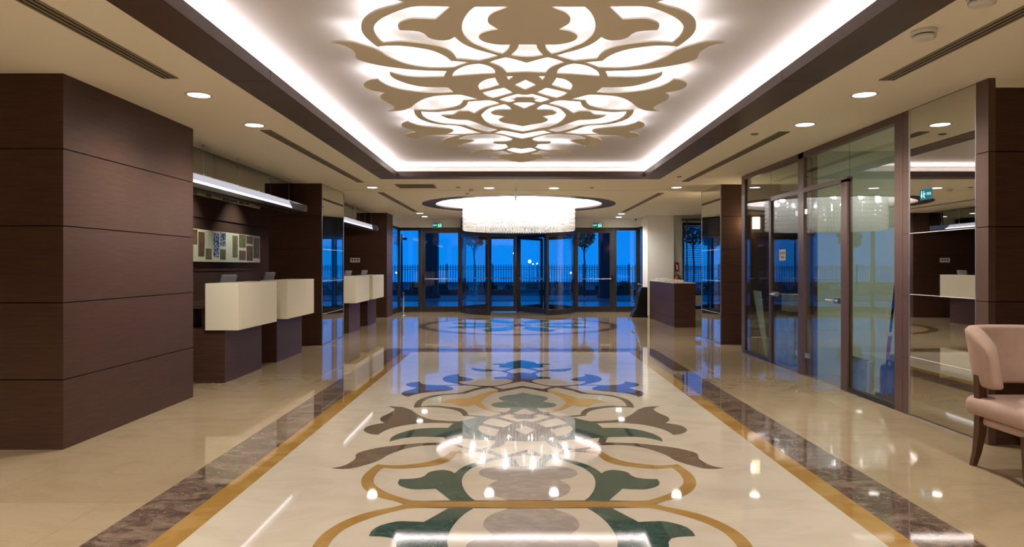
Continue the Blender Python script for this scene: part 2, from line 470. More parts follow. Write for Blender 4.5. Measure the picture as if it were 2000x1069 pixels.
leafH = [(883.5,258.4),(886.5,255.8),(883.5,253),(873.8,251.3),(855,249.4),(840,248),(825,246.4),(813.8,244),(802.5,240.4),(797.8,237.9),(791,239.8),(785,243.5),(785,246.5),(789.8,250),(802.5,253.5),(814,258),(802.5,259.7),(793.5,264.2),(798.8,267.8),(810,270),(821,271.4),(822.8,267.8),(828.8,265.3),(840,264),(855,263.5),(870,263.5),(885,264),(903,264.4)]
leafI = [(885,267.6),(870,271.7),(865.5,276.8),(870,281.4),(881,285),(899,287.6),(897.8,283.5),(907.5,280.9),(918.8,278.3),(927.5,275.6),(918.8,273),(907.5,271.7),(897,271.4),(900,268.2),(911,265.2),(926,263.2)]
tail = [(945,262),(956,261.7),(967.5,262.3),(982.5,265),(996,268.7),(1002,272),(999,275),(990,276.8),(975,277),(967.5,276.8),(964.5,279.2),(971,281),(990,282),(991.5,285.4),(995,288.2),(982.5,292.7),(966.8,295),(963,293.2),(945,292.5),(932,294.4),(921.8,298.5),(926,300.8),(937.5,298.7),(963.8,297.4),(978.8,295.2),(986,295.4),(1003.5,301),(982.5,301.5),(975.8,303),(978.8,306),(975,307.9),(961.5,308.3),(967.5,309.8),(990,310),(993.8,312.8),(1005,315.2),(None,317.3)]
SIL = ring_out + ring_bot + [(913,122),(898,127)] + leafE_top + leafE_bot + leafF_top + leafF_bot + leafG + ring2 + slit2 + leafH + leafI + tail
start = (P(784, 6)[0], 0.0)
L = smooth([start] + PL(SIL), closed=False)
mx = lambda pts: [(-x, y) for x, y in pts]
my = lambda pts: [(x, -y) for x, y in pts]
outline = L + mx(L)[::-1][1:] + my(mx(L))[1:] + my(L)[::-1][1:-1]

ax = None
HOLE = []
HOLE.append(ring_top[::-1][0:0] + [(873,13),(845,38),(820,37),(800,37),(785,40.5),(775,45),(771.5,51),(775,59),(800,60),(815,62),(825,67),(832,73.5),(845,77.5),(860,79),(872,77.5),(878,75),(883,72),(895,82),(910,90.3),(935,99),(950,103),(970,109),(950,115),(933,119),(910,116.8)] + ring_top + ring_in)
HOLE.append([(920.5,13),(986,13),(975,18),(960,23.5),(950,31),(946.5,38.5),(949,46),(958,52),(968,57.5),(950,60.5),(936,65.5),(930,71.5),(935,79),(945,83),(960,86),(972,87.2),(992,87),(988,97),(978,105.5),(965,102.5),(950,97.5),(932,90),(920,85),(910,77.5),(901,68),(897,58),(897,48),(899,40),(904,30),(912,20)])
HOLE.append([(933,124.5),(915,126.5),(898,132),(885,140),(880,149.3),(910,147),(940,145),(964.5,144),(962,136),(955,131),(945,127)])
HOLE.append([(964.5,152),(950,154.5),(940,159),(934,164),(932,169),(935,176),(950,173),(973,166),(968,159)])
HOLE.append([(940,181),(960,176),(983,171.5),(1000,180.8),(980,187),(961,191.8),(948,187)])
HOLE.append([(986.5,149),(1000,149),(991,157)])
HOLE.append([(913.8,198.7),(930,197.4),(952.5,195.9),(961.5,197.2),(971,200.2),(976.5,202.4),(960,206.4),(945,211),(933.8,216.5),(926,221.8),(915,217.6),(897.5,217.6),(893,219),(888.5,222.5),(882.5,225),(860.8,225.5),(867.5,229),(878.8,232.3),(893.8,233.8),(913.5,234.1),(930,239.8),(945,245.4),(956,248.8),(973.5,253.5),(966,255.8),(956,258.2),(945,256),(930,252.4),(909.8,245.3),(882.5,243.1),(867.5,242),(852.5,239),(837.5,234.5),(826,227),(821,217.5),(837.5,218.4),(852.5,218.8),(875,216.5),(897.5,213.5),(908.8,207.5)])
AXH = []      # holes lying on the axis: the left half from axis to axis
AXH.append([(ax,87),(1009,87),(1006,95),(994,108),(1010,110.5),(ax,111.3)])
AXH.append([(ax,123),(1012,119),(998,115),(984,112),(965,117),(951,122),(965,126.5),(978,133),(984,139),(986.5,142.5),(1010,141.5),(ax,141.2)])
AXH.append([(ax,156),(1003,166),(ax,175.5)])
AXH.append([(ax,186),(1009,183.7),(990,189),(972.8,194.4),(982,197.5),(991.5,200.2),(998,199.3),(1005,196.3),(1003,195.2),(995,193.9),(1004,193.2),(1006.5,190.3),(ax,189.9)])
AXH.append([(ax,200.6),(1011,200.2),(1000,202.6),(1012.5,208),(ax,212.5)])
AXH.append([(ax,246.9),(1005,243),(990,240.9),(978.8,237.9),(974,234.5),(979.5,230.4),(985.5,227.4),(975,225.9),(963.8,224),(958,219.9),(967.5,215.4),(982.5,214.3),(994,214.4),(998.6,213.5),(995,209.8),(990,206.4),(984.8,203.8),(971,206.8),(956,211),(945,218.8),(939.8,224.8),(942,230),(948,236.8),(960,243.8),(971,247.5),(990,251),(1005,254.6),(ax,257.4)])
AXH.append([(ax,262),(1005,258.8),(981.8,255.2),(964.5,259.7),(982.5,263.1),(1001,267.6),(1012.5,270),(ax,271.7)])
AXH.append([(ax,291.4),(1003.5,288.8),(990,293.2),(1005,298),(ax,300.6)])
holes = []
for h in HOLE:
    s_ = smooth(PL(h)); holes += [s_, mx(s_), my(s_), my(mx(s_))]
for h in AXH:
    s_ = smooth(PL(h), closed=False); f_ = s_ + mx(s_)[::-1][1:-1]
    holes += [f_, my(f_)]

# coloured stone pieces of the floor version (quarter or half outlines)
SEG = []
def quarter(mat, pts_px, extra=()):
    s_ = smooth(PL(pts_px) + list(extra)); SEG.append((mat, [s_, mx(s_), my(s_), my(mx(s_))]))
def half(mat, pts_px):
    s_ = smooth(PL(pts_px), closed=False); f_ = s_ + mx(s_)[::-1][1:-1]; SEG.append((mat, [f_, my(f_)]))
quarter('f_gold', [(784,6.2)] + ring_out + ring_bot + [(913,122),(910,116.8)] + ring_top + ring_in + [(None,12.6)], extra=((0.0, 0.0), start))
quarter('f_green', [(873,13),(845,38),(820,37),(800,37),(785,40.5),(775,45),(771.5,51),(775,59),(800,60),(815,62),(825,67),(832,73.5),(845,77.5),(860,79),(872,77.5),(878,75),(883,72),(895,82),(910,90.3),(935,99),(950,103),(970,109),(984,112),(994,108),(1006,95),(1009,87),(992,87),(988,97),(978,105.5),(965,102.5),(950,97.5),(932,90),(920,85),(910,77.5),(901,68),(897,58),(897,48),(899,40),(904,30),(912,20),(920.5,13)])
half('f_grey', [(ax,13.5),(986,13.5),(975,18),(960,23.5),(950,31),(946.5,38.5),(949,46),(958,52),(968,57.5),(950,60.5),(936,65.5),(930,71.5),(935,79),(945,83),(960,86),(972,87.2),(992,87),(ax,87)])
quarter('f_green', leafF_top[::-1] + [(880,149.5),(910,147),(940,145),(964.5,144),(964.5,152),(950,154.5),(940,159),(934,164),(932,169),(935,176),(940,181),(948,187),(933,193.8),(920,190.6),(909,187.6),(897,184.8)] + leafF_bot[::-1][:-1])
half('f_sage', [(ax,212.5),(1012.5,208),(1000,202.6),(995,209.8),(998.6,213.5),(994,214.4),(982.5,214.3),(967.5,215.4),(958,219.9),(963.8,224),(975,225.9),(985.5,227.4),(979.5,230.4),(974,234.5),(978.8,237.9),(990,240.9),(1005,243),(ax,246.9)])
quarter('f_ochre', [(976.5,202.4),(960,206.4),(945,211),(933.8,216.5),(926,221.8),(915,217.6),(897.5,217.6),(893,219),(888.5,222.5),(882.5,225),(860.8,225.5),(867.5,229),(878.8,232.3),(893.8,233.8),(913.5,234.1),(930,239.8),(945,245.4),(956,248.8),(973.5,253.5),(971,247.5),(960,243.8),(948,236.8),(942,230),(939.8,224.8),(945,218.8),(956,211),(971,206.8)])
half('f_green', [(ax,300.6),(1003.5,301),(982.5,301.5),(975.8,303),(978.8,306),(975,307.9),(961.5,308.3),(967.5,309.8),(990,310),(993.8,312.8),(1005,315.2),(ax,317.3)])

def clean(lp):
    out = []
    for p in lp:
        if not out or (abs(p[0] - out[-1][0]) + abs(p[1] - out[-1][1])) > 1e-5: out.append(p)
    if abs(out[0][0] - out[-1][0]) + abs(out[0][1] - out[-1][1]) < 1e-5: out.pop()
    return out
outline = clean(outline); holes = [clean(h) for h in holes]
place = lambda lp: [(x + XC, y + Y0) for x, y in lp]
inlay('floor_ornament_taupe', 0.0008, M['f_taupe'], [[place(outline)] + [place(h) for h in holes]])
for i, (mk, lps) in enumerate(SEG):
    inlay('floor_ornament_' + {'f_gold': 'gold', 'f_green': 'green', 'f_grey': 'grey', 'f_sage': 'sage', 'f_ochre': 'ochre'}[mk],
          0.0012 + 0.0001 * i, M[mk], [[place(clean(lp))] for lp in lps])

# the round carpet in front of the entrance
def circ(r, n=96, cx=CHX, cy=CHY): return [(cx + r * math.cos(2 * PI * k / n), cy + r * math.sin(2 * PI * k / n)) for k in range(n)]
inlay('floor_round_field', 0.0004, M['f_main'], [[circ(2.28)]])
inlay('floor_round_border', 0.0008, M['f_brown'], [[circ(2.28), circ(2.10)]])
inlay('floor_round_gold', 0.0008, M['f_gold'], [[circ(2.10), circ(2.02)]])
pet = []
for k in range(8):
    a = 2 * PI * k / 8 + PI / 8
    lp = []
    for (r_, w) in ((0.35, 0.0), (0.65, 0.13), (0.95, 0.30), (1.2, 0.17), (1.36, 0.30), (1.5, 0.20), (1.75, 0.0), (1.5, -0.20), (1.36, -0.30), (1.2, -0.17), (0.95, -0.30), (0.65, -0.13)):
        lp.append((CHX + r_ * math.cos(a) - w * math.sin(a), CHY + r_ * math.sin(a) + w * math.cos(a)))
    pet.append([smooth(lp, corner=60)])
inlay('floor_round_leaves', 0.0010, M['f_green'], pet)
inlay('floor_round_centre', 0.0012, M['f_taupe'], [[circ(0.30, 32)]])
inlay('floor_round_band', 0.0009, M['f_taupe'], [[circ(1.28), circ(1.20)]])

# ------------------------------------------------------------------ CEILING
def flat(loops, z0, z1, name, mats, parent=None, mi_bottom=0, mi_top=None, mi_side=0, **kw):
    """plate with holes, extruded between z0 and z1"""
    pts = [p for lp in loops for p in lp]
    tri = tessellate_polygon([[Vector((x, y, 0)) for x, y in lp] for lp in loops])
    mb = MB(); n = len(pts)
    mb.cur = mi_bottom
    def orient(t):
        a, b, c = (pts[i] for i in t)
        return t if (b[0]-a[0])*(c[1]-a[1]) - (b[1]-a[1])*(c[0]-a[0]) > 0 else (t[0], t[2], t[1])
    tri = [orient(t) for t in tri]
    mb.add([(x, y, z0) for x, y in pts] + [(x, y, z1) for x, y in pts], [])
    for t in tri:
        mb.f.append([t[2], t[1], t[0]]); mb.m.append(mi_bottom); mb.sm.append(False)
        mb.f.append([n + i for i in t]); mb.m.append(mi_bottom if mi_top is None else mi_top); mb.sm.append(False)
    k = 0
    for lp in loops:
        m = len(lp)
        for i in range(m):
            j = (i + 1) % m
            mb.f.append([k + i, k + j, n + k + j, n + k + i]); mb.m.append(mi_side); mb.sm.append(False)
        k += m
    return mb.build(name, mats, parent, **kw)

rect = lambda x0, x1, y0, y1: [(x0, y0), (x1, y0), (x1, y1), (x0, y1)]
co = rect(XC - HX_O, XC + HX_O, Y0 - HY_O, Y0 + HY_O)
ceiling = flat([rect(-8, 8, -6, 20.45), co, circ(CH_O)], CZ, CZ + 0.06, 'ceiling', M['paint'], kind='structure')
# wood frame of the coffer with its upstand
tr = flat([co, rect(XC - HX_I, XC + HX_I, Y0 - HY_I, Y0 + HY_I)], CZ - 0.004, CZ + 0.026, 'trim_1', M['frame_wood'], kind='structure')
flat([rect(XC - HX_I - 0.02, XC + HX_I + 0.02, Y0 - HY_I - 0.02, Y0 + HY_I + 0.02), rect(XC - HX_I, XC + HX_I, Y0 - HY_I, Y0 + HY_I)],
     CZ + 0.026, CZ + 0.082, 'frame_upstand', M['frame_wood'], tr, kind='structure')
mb = MB()
for k in range(-4, 5):       # joints of the wood frame
    y = 7.62 + k * 2.4
    if abs(y - Y0) > HY_I: continue
    for s in (-1, 1):
        mb.box(XC + s * (HX_I - 0.0008), XC + s * (HX_O - 0.01), y, y + 0.004, CZ - 0.0052, CZ - 0.003)
        mb.box(XC + s * (HX_I - 0.0012), XC + s * (HX_I + 0.004), y, y + 0.004, CZ, CZ + 0.08)
mb.build('frame_joint', M['wood_gap'], tr, kind='structure')
# raised ceiling and cavity walls
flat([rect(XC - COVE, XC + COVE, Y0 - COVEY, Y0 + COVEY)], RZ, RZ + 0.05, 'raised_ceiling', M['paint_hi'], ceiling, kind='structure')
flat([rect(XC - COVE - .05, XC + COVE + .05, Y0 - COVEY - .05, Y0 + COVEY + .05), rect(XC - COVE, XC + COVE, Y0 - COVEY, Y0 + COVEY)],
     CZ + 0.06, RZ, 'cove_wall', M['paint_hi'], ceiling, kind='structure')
# round coffer
tr2 = flat([circ(CH_O), circ(CH_I)], CZ - 0.004, CZ + 0.026, 'trim_2', M['frame_wood'], kind='structure')
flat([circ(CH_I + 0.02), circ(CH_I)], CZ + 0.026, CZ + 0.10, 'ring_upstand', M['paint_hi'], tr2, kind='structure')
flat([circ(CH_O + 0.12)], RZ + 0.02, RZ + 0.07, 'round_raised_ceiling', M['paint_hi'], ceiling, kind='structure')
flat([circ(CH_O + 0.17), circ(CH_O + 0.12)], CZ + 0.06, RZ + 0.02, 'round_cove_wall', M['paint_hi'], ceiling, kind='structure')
# fine joint across the flat ceiling
box('ceiling_joint', (-3.8, 3.55, 12.74, 12.752, CZ - 0.0012, CZ + 0.001), M['slat'], ceiling, kind='structure')

# the medallion: a cut panel hung under the raised ceiling, its upper face carrying LEDs
med = flat([outline] + holes, 0.0, 0.010, 'ceiling_medallion', [M['medal'], M['led']], mi_top=1)
med.location = (XC, Y0, 2.85)
tag(med, 'large backlit cut-out ornament panel hung in the ceiling coffer', 'ceiling ornament')
for (x, y) in ((-0.7, 0), (0.7, 0), (0, 3.3), (0, -3.3), (-1.05, 0.95), (1.05, 0.95), (-0.62, 3.0), (0.62, 3.0)):
    MB().cyl(x, y, 0.01, RZ - 2.85 + 0.002, 0.006, n=8).build('hanging_rod', M['steel'], med)

# ------------------------------------------------------------------ PILLARS AND WALLS
def pillar(name, x0, x1, y0, y1, label, z1=CZ, **kw):
    mb = clad(MB(), x0, x1, y0, y1, z1)
    return mb.build(name, [M['wood'], M['wood_gap']], None, label=label, cat='pillar', **kw)

def mirror_face(parent, x, y0, y1, side, zj=(0.535, 1.10, 1.65), name='mirror_panel'):
    """mirror panels on a face x = const; side = -1 faces -x"""
    g = 0.0015
    zs = [0.015] + list(zj) + [CZ - 0.005]
    for a, b in zip(zs[:-1], zs[1:]):
        MB().box(x, x + side * 0.008, y0 + 0.006, y1 - 0.006, a + g, b - g).build(name, M['mirror'], parent)
    for z in zj: MB().box(x, x + side * 0.010, y0 + 0.006, y1 - 0.006, z - 0.0025, z + 0.0025).build('joint_strip', M['plastic'], parent)
    mb = MB()
    mb.box(x, x + side * 0.012, y0, y0 + 0.012, 0, CZ); mb.box(x, x + side * 0.012, y1 - 0.012, y1, 0, CZ)
    mb.box(x, x + side * 0.012, y0, y1, 0, 0.012)
    mb.build('chrome_edge', M['steel'], parent)

p1 = pillar('wood_clad_pillar', -7.6, -3.33, 5.03, 7.06, 'massive dark wood panelled pillar at the left front')
p2 = pillar('wood_clad_pillar', -4.22, -3.315, 11.69, 13.17, 'dark wood pillar with a mirrored side behind the second reception desk')
mirror_face(p2, -3.315, 11.70, 13.17, 1)
p3 = pillar('wood_clad_pillar', -5.19, -3.40, 18.1, 18.96, 'dark wood pillar beside the entrance glazing beyond the far desks')
p4 = pillar('wood_clad_pillar', 3.575, 4.6, 11.82, 13.05, 'dark wood column with a mirrored side at the far end of the glass offices')
mirror_face(p4, 3.575, 11.84, 13.05, -1)
p5 = pillar('wood_clad_pillar', 3.60, 7.6, 5.16, 5.26, 'dark wood panelled wall end behind the armchair', z1=2.70)
mb = MB(); mb.cur = 1; mb.box(3.585, 3.625, 5.17, 5.29, 0, CZ); mb.cur = 0
for a, b in zip(JZ[:-1], JZ[1:]): mb.box(3.575, 3.63, 5.155, 5.29, a + 0.003, b - (0.003 if b < CZ else 0))
mb.build('corner_post', [M['frame_br'], M['wood_gap']], p5)
box('ceiling_infill', (3.63, 7.6, 5.16, 5.26, 2.705, CZ), M['paint'], ceiling, kind='structure')
# mirror wall between the glass office and the corner post
mw = MB().box(3.585, 3.66, 5.29, 6.195, 0, CZ).build('mirror_wall_panel', M['wood_gap'], None, label='tall grey mirror wall panel between the glass office and the armchair', cat='mirror')
mirror_face(mw, 3.585, 5.29, 6.195, -1)

# back office wall, mirror bulkhead over the reception
wl = box('wall_left', (-5.35, -5.2, 7.06, 18.96, 0, CZ), M['wood_matt'], kind='structure')
mbz = MB()
for z in (1.28, 2.16): mbz.box(-5.2, -5.185, 7.1, 18.0, z, z + 0.012)
mbz.box(-5.2, -5.17, 7.1, 18.0, 2.16, 2.50)
mbz.build('wood_ledge', M['wood_matt'], wl, kind='structure')
mbk = box('mirror_bulkhead', (-3.87, -3.81, 7.06, 11.69, 2.268, CZ), M['wood'], None, label='mirror-faced bulkhead under the ceiling over the near reception desks', cat='bulkhead', )
for k in range(3):
    y0 = 7.07 + k * 1.54
    MB().box(-3.81, -3.80, y0 + 0.002, y0 + 1.538, 2.27, CZ - 0.004).build('mirror_panel', M['mirror_dk'], mbk)
mbk2 = box('mirror_bulkhead', (-3.87, -3.81, 13.17, 18.1, 2.268, CZ), M['wood'], None, label='mirror-faced bulkhead over the far reception desks', cat='bulkhead')
for k in range(3):
    y0 = 13.18 + k * 1.63
    MB().box(-3.81, -3.80, y0 + 0.002, y0 + 1.628, 2.27, CZ - 0.004).build('mirror_panel', M['mirror_dk'], mbk2)

# walls behind and beside the camera
box('wall_back', (-8, 8, -6.1, -6, 0, CZ), M['wood'], kind='structure')
box('wall_west', (-7.7, -7.6, -6, 5.03, 0, CZ), M['wood'], kind='structure')
box('wall_east', (7.6, 7.7, -6, 5.2, 0, CZ), M['wood'], kind='structure')
# outer shell on the left of the reception and right of the offices
box('wall_office', (6.6, 6.7, 5.26, 13.5, 0, CZ), M['white'], kind='structure')
box('wall_right', (7.4, 7.5, 13.5, 19.2, 0, CZ), M['white'], kind='structure')
box('wall_partition', (4.6, 7.4, 12.9, 13.05, 0, CZ), M['wood'], kind='structure')

# ------------------------------------------------------------------ RELIEF PANELS behind the desks
random.seed(4)
def relief(y0, y1, z0, z1, seed, label, group):
    rnd = random.Random(seed)
    t = empty('relief_panel', (-5.168, (y0 + y1) / 2, z0), 0, label, 'wall art', group)
    w = (y1 - y0) / 2; h = z1 - z0
    MB().box(0, 0.03, -w + 0.004, w - 0.004, 0, h).build('board', M['carve'], t)
    n = 3 if rnd.random() < 0.5 else 4
    cw = (2 * w - 0.04) / n
    for i in range(n):
        ya = -w + 0.02 + i * cw
        if rnd.random() < 0.35:
            spans = [(0.04 * h + 0.02, 0.42 * h), (0.52 * h, 0.98 * h)]
        elif rnd.random() < 0.5:
            spans = [(0.16 * h, 0.92 * h)]
        else:
            spans = [(0.06 * h, 0.60 * h), (0.68 * h, 0.96 * h)] if rnd.random() < 0.5 else [(0.04 * h, 0.3 * h), (0.38 * h, 0.84 * h)]
        for a, b in spans:
            m = rnd.choice(['ins_b', 'ins_g', 'ins_k', 'ins_b', 'ins_g'])
            if rnd.random() < 0.8:
                MB().box(0.022, 0.034, ya + 0.02, ya + cw - 0.02, a, b).build('inset', M[m], t)
    return t
for row, (z0, z1, nm) in enumerate(((1.43, 1.96, 'lower row'), (2.51, 2.765, 'upper row'))):
    names = ['first', 'second', 'third', 'fourth', 'fifth']
    for i in range(5):
        y0 = 8.35 + i * 1.08
        relief(y0, y0 + 1.08, z0, z1, 10 * row + i + 3, '%s from the left cream relief panel in the %s behind the near desks' % (names[i], nm), 'relief panels of the ' + nm)

# ------------------------------------------------------------------ RECEPTION DESKS
def desk(y0, y1, py0, py1, label):
    yc = (y0 + y1) / 2
    t = empty('reception_desk', (-3.4, yc, 0), 0, label, 'desk', 'reception desks along the left')
    MB().rbox(-0.18, 0.20, y0 - yc, y1 - yc, 0.612, 1.155, 0.004).build('cream_counter_box', M['cream'], t)
    MB().box(-0.62, 0.04, py0 - yc, py1 - yc, 0, 0.62).build('pedestal', M['wood'], t)
    MB().box(-0.85, -0.185, py0 - yc + 0.02, py1 - yc + 0.15, 0.86, 0.90).build('worktop', M['wood'], t)
    MB().box(-0.60, -0.56, py0 - yc + 0.05, py1 - yc - 0.05, 0.62, 0.86).box(-0.25, -0.19, py0 - yc + 0.05, py1 - yc - 0.05, 0.62, 0.86).build('worktop_support', M['wood'], t)
    return t
desk(7.88, 9.17, 7.905, 9.05, 'cream fronted reception desk on a dark pedestal, nearest the camera')
desk(9.585, 10.86, 9.63, 10.75, 'cream fronted reception desk just behind the nearest one')
desk(13.72, 14.99, 13.80, 14.80, 'cream fronted reception desk just beyond the mirrored pillar')
desk(15.35, 16.63, 15.55, 16.50, 'farthest cream fronted reception desk, nearest the entrance')

def monitor(x, y, z, w, h, label, tilt=18):
    t = empty('computer_monitor', (x, y, 0.90), R(90 - 20), label, 'monitor', 'monitors on the reception desks')
    zz = z - 0.90
    mb = MB(); mb.rbox(-w / 2, w / 2, -0.015, 0.015, 0, h, 0.006)
    o = mb.build('display', M['screen'], t); o.location = (0, 0, zz); o.rotation_euler = (R(tilt), 0, 0)
    MB().box(-w / 2 + 0.01, w / 2 - 0.01, 0.0151, 0.017, 0.012, h - 0.012).build('screen_glass', M['black'], o)
    MB().cyl(0, 0.04, 0.01, zz + 0.05, 0.018, n=12).build('stand', M['black'], t)
    MB().rbox(-0.10, 0.10, -0.03, 0.13, 0.0, 0.012, 0.02).build('foot', M['black'], t)
    return t
monitor(-3.78, 8.95, 1.10, 0.26, 0.15, 'small grey monitor standing behind the nearest reception desk')
monitor(-3.78, 10.42, 1.10, 0.22, 0.17, 'small grey monitor standing behind the second reception desk')
monitor(-3.68, 14.9, 1.10, 0.24, 0.17, 'small grey monitor by the mirrored pillar behind the third reception desk')
monitor(-3.68, 16.5, 1.10, 0.24, 0.17, 'small grey monitor behind the farthest reception desk')

# ------------------------------------------------------------------ LINEAR PENDANT LAMPS
def pendant(y0, y1, label, pins, gy0, gy1):
    t = empty('linear_pendant_lamp', (-3.65, (y0 + y1) / 2, 0), 0, label, 'lamp', 'linear pendants over the reception')
    yc = (y0 + y1) / 2; a, b = y0 - yc, y1 - yc
    prof = [(-0.13, 2.375), (-0.13, 2.37), (-0.10, 2.30), (-0.085, 2.28), (-0.085, 2.30), (-0.115, 2.378), (0.115, 2.378), (0.085, 2.30), (0.085, 2.28), (0.10, 2.30), (0.13, 2.37), (0.13, 2.385), (-0.13, 2.385)]
    MB().loft([[(x, a, z) for x, z in prof], [(x, b, z) for x, z in prof]]).build('housing', M['steel'], t)
    for sd in (1,):
        MB().slab([(sd * 0.118, gy0 - yc, 2.306), (sd * 0.118, gy1 - yc - 0.1, 2.306), (sd * 0.1, gy1 - yc, 2.286), (sd * 0.1, gy0 - yc, 2.286)], 0.003).build('diffuser', M['tube'], t)
        MB().slab([(sd * 0.134, gy0 - yc, 2.375), (sd * 0.134, gy1 - yc - 0.25, 2.375), (sd * 0.120, gy1 - yc - 0.1, 2.308), (sd * 0.120, gy0 - yc, 2.308)], 0.002).build('side_panel', M['side_sheen'], t)
    MB().box(-0.085, 0.10, a, b, 2.28, 2.284).build('bottom_plate', M['steel'], t)
    for p in pins:
        mb = MB(); mb.cyl(0, p - yc, 2.43, CZ, 0.002, n=6).cyl(0, p - yc, 2.383, 2.44, 0.007, n=8).cyl(0, p - yc, CZ - 0.015, CZ, 0.02, n=12)
        mb.build('suspension_wire', M['steel'], t)
    for yy, sgn in ((a, -1), (b, 1)):
        MB().box(-0.13, 0.13, yy, yy + sgn * 0.006, 2.28, 2.386).build('end_cap', M['steel'], t)
    return t
pendant(7.30, 11.55, 'long metal pendant lamp over the two near reception desks', (8.0, 9.0, 9.73, 11.02), 7.4, 10.87)
pendant(13.4, 17.55, 'long metal pendant lamp over the two far reception desks', (14.2, 15.5, 16.6, 17.3), 13.5, 17.0)

# ------------------------------------------------------------------ DOWNLIGHTS
def downlight(x, y, label, power=60, spot=True):
    t = empty('downlight', (x, y, CZ), 0, label, 'downlight', 'round downlights in the ceiling')
    prof = [(0.085, -0.001), (0.108, -0.001), (0.106, -0.006), (0.092, -0.008), (0.085, -0.004)]
    n = 28
    mb = MB(); mb.smooth = True
    mb.loft([[(r_ * math.cos(2 * PI * k / n), r_ * math.sin(2 * PI * k / n), z) for k in range(n)] for r_, z in prof + prof[:1]], False, False)
    mb.build('trim_ring', M['plastic'], t)
    MB().cyl(0, 0, -0.0045, -0.002, 0.088, n=28).build('lens', M['lamp'], t)
    d = bpy.data.lights.new('downlight_or_fill_beam', 'SPOT'); d.energy = power; d.spot_size = R(150); d.spot_blend = 0.8
    d.color = WARM; d.shadow_soft_size = 0.08
    o = bpy.data.objects.new('downlight_or_fill_beam', d); COL.objects.link(o); o.parent = t; o.location = (0, 0, -0.02)
    return t
DL = [(-2.62, 5.655, 'round downlight in the left ceiling nearest the camera'), (-2.62, 6.86, 'second round downlight in the left ceiling strip'),
      (-2.565, 12.26, 'round downlight over the mirrored pillar on the left'), (-2.54, 18.2, 'nearer of the two left downlights by the entrance'),
      (-2.57, 19.4, 'downlight in the left ceiling nearest the entrance doors'), (-0.467, 12.34, 'left of the two downlights in front of the chandelier'),
      (0.705, 12.37, 'right of the two downlights in front of the chandelier'), (2.885, 5.64, 'round downlight in the right ceiling nearest the camera'),
      (2.90, 6.83, 'second round downlight in the right ceiling strip'), (2.90, 12.26, 'round downlight near the mirrored column on the right'),
      (2.87, 18.4, 'nearer of the two right downlights by the entrance'), (2.98, 19.6, 'downlight in the right ceiling nearest the entrance doors')]
for x, y, lab in DL: downlight(x, y, lab, 80 if y > 18 else 70)
for y in (8.9, 10.7, 12.5, 15.5):   # small spots over the relief wall
    d = bpy.data.lights.new('wall_spot', 'SPOT'); d.energy = 30; d.spot_size = R(90); d.spot_blend = 0.8; d.color = (0.95, 1, 0.9); d.shadow_soft_size = 0.04
    o = bpy.data.objects.new('wall_spot', d); COL.objects.link(o); o.location = (-4.45, y, CZ - 0.02); o.rotation_euler = (0, R(30), 0)
for x, y in ((-2.62, 0.6), (2.9, 0.6), (-2.62, -2.5), (2.9, -2.5), (-2.62, 2.4), (2.9, 2.4), (-5.2, 2.5), (-5.2, 0)):  # unseen spots without fixtures, added to brighten the near ceiling and floor
    d = bpy.data.lights.new('downlight_or_fill_beam', 'SPOT'); d.energy = 120; d.spot_size = R(130); d.spot_blend = 0.7
    d.color = WARM; d.shadow_soft_size = 0.08
    o = bpy.data.objects.new('downlight_or_fill_beam', d); COL.objects.link(o); o.location = (x, y, CZ - 0.02)

# ------------------------------------------------------------------ SLOT DIFFUSERS, GRILLE, DETECTORS
def slot(x, y0, y1, label):
    t = empty('slot_diffuser', (x, (y0 + y1) / 2, CZ), 0, label, 'air vent', 'linear slot vents in the ceiling')
    h = (y1 - y0) / 2
    MB().box(-0.055, 0.055, -h, h, -0.003, 0.001).build('backing', M['slot'], t)
    for dx in (-0.052, -0.0185, 0.0185, 0.052):
        MB().box(dx - 0.007, dx + 0.007, -h, h, -0.008, -0.002).build('blade', M['slat'], t)
    for s in (-1, 1): MB().box(-0.059, 0.059, s * h, s * (h - 0.012), -0.008, -0.002).build('end_frame', M['slat'], t)
slot(-2.60, 1.6, 5.15, 'slot air vent in the left ceiling nearest the camera')
slot(-2.60, 7.12, 11.5, 'middle slot air vent in the left ceiling')
slot(-2.58, 13.1, 17.6, 'farthest slot air vent in the left ceiling')
slot(2.83, 1.6, 5.20, 'slot air vent in the right ceiling nearest the camera')
slot(2.84, 7.2, 11.4, 'middle slot air vent in the right ceiling')
slot(2.82, 13.2, 17.7, 'farthest slot air vent in the right ceiling')
t = empty('return_air_grille', (-1.75, 12.08, CZ), 0, 'rectangular grey ceiling grille beyond the left corner of the coffer', 'air vent')
MB().box(-0.34, 0.34, -0.28, 0.28, -0.006, 0.0).build('frame', M['grille'], t)
for k in range(12): MB().box(-0.31, 0.31, -0.25 + k * 0.043, -0.23 + k * 0.043, -0.011, -0.005).build('louvre', M['grille'], t)

def detector(x, y, r, label):
    t = empty('smoke_detector', (x, y, CZ), 0, label, 'smoke detector')
    mb = MB(); mb.smooth = True; mb.lathe(0, 0, [(r, 0), (r, -0.018), (r * 0.93, -0.024), (r * 0.9, -0.026)], 28); mb.build('base', M['plastic'], t)
    mb = MB(); mb.lathe(0, 0, [(r * 0.82, -0.026), (r * 0.82, -0.034)], 24); mb.build('sensor_slot', M['slot'], t)
    mb = MB(); mb.smooth = True; mb.lathe(0, 0, [(r * 0.92, -0.033), (r * 0.86, -0.050), (r * 0.45, -0.058), (r * 0.40, -0.056)], 28); mb.build('cap', M['plastic'], t)
detector(2.47, 4.12, 0.072, 'white smoke detector in the right ceiling near the slot vent')
detector(2.45, 3.58, 0.072, 'white smoke detector cut off by the top edge of the photo')
detector(-0.80, 12.5, 0.05, 'small white detector on the ceiling left of the hanging exit sign')
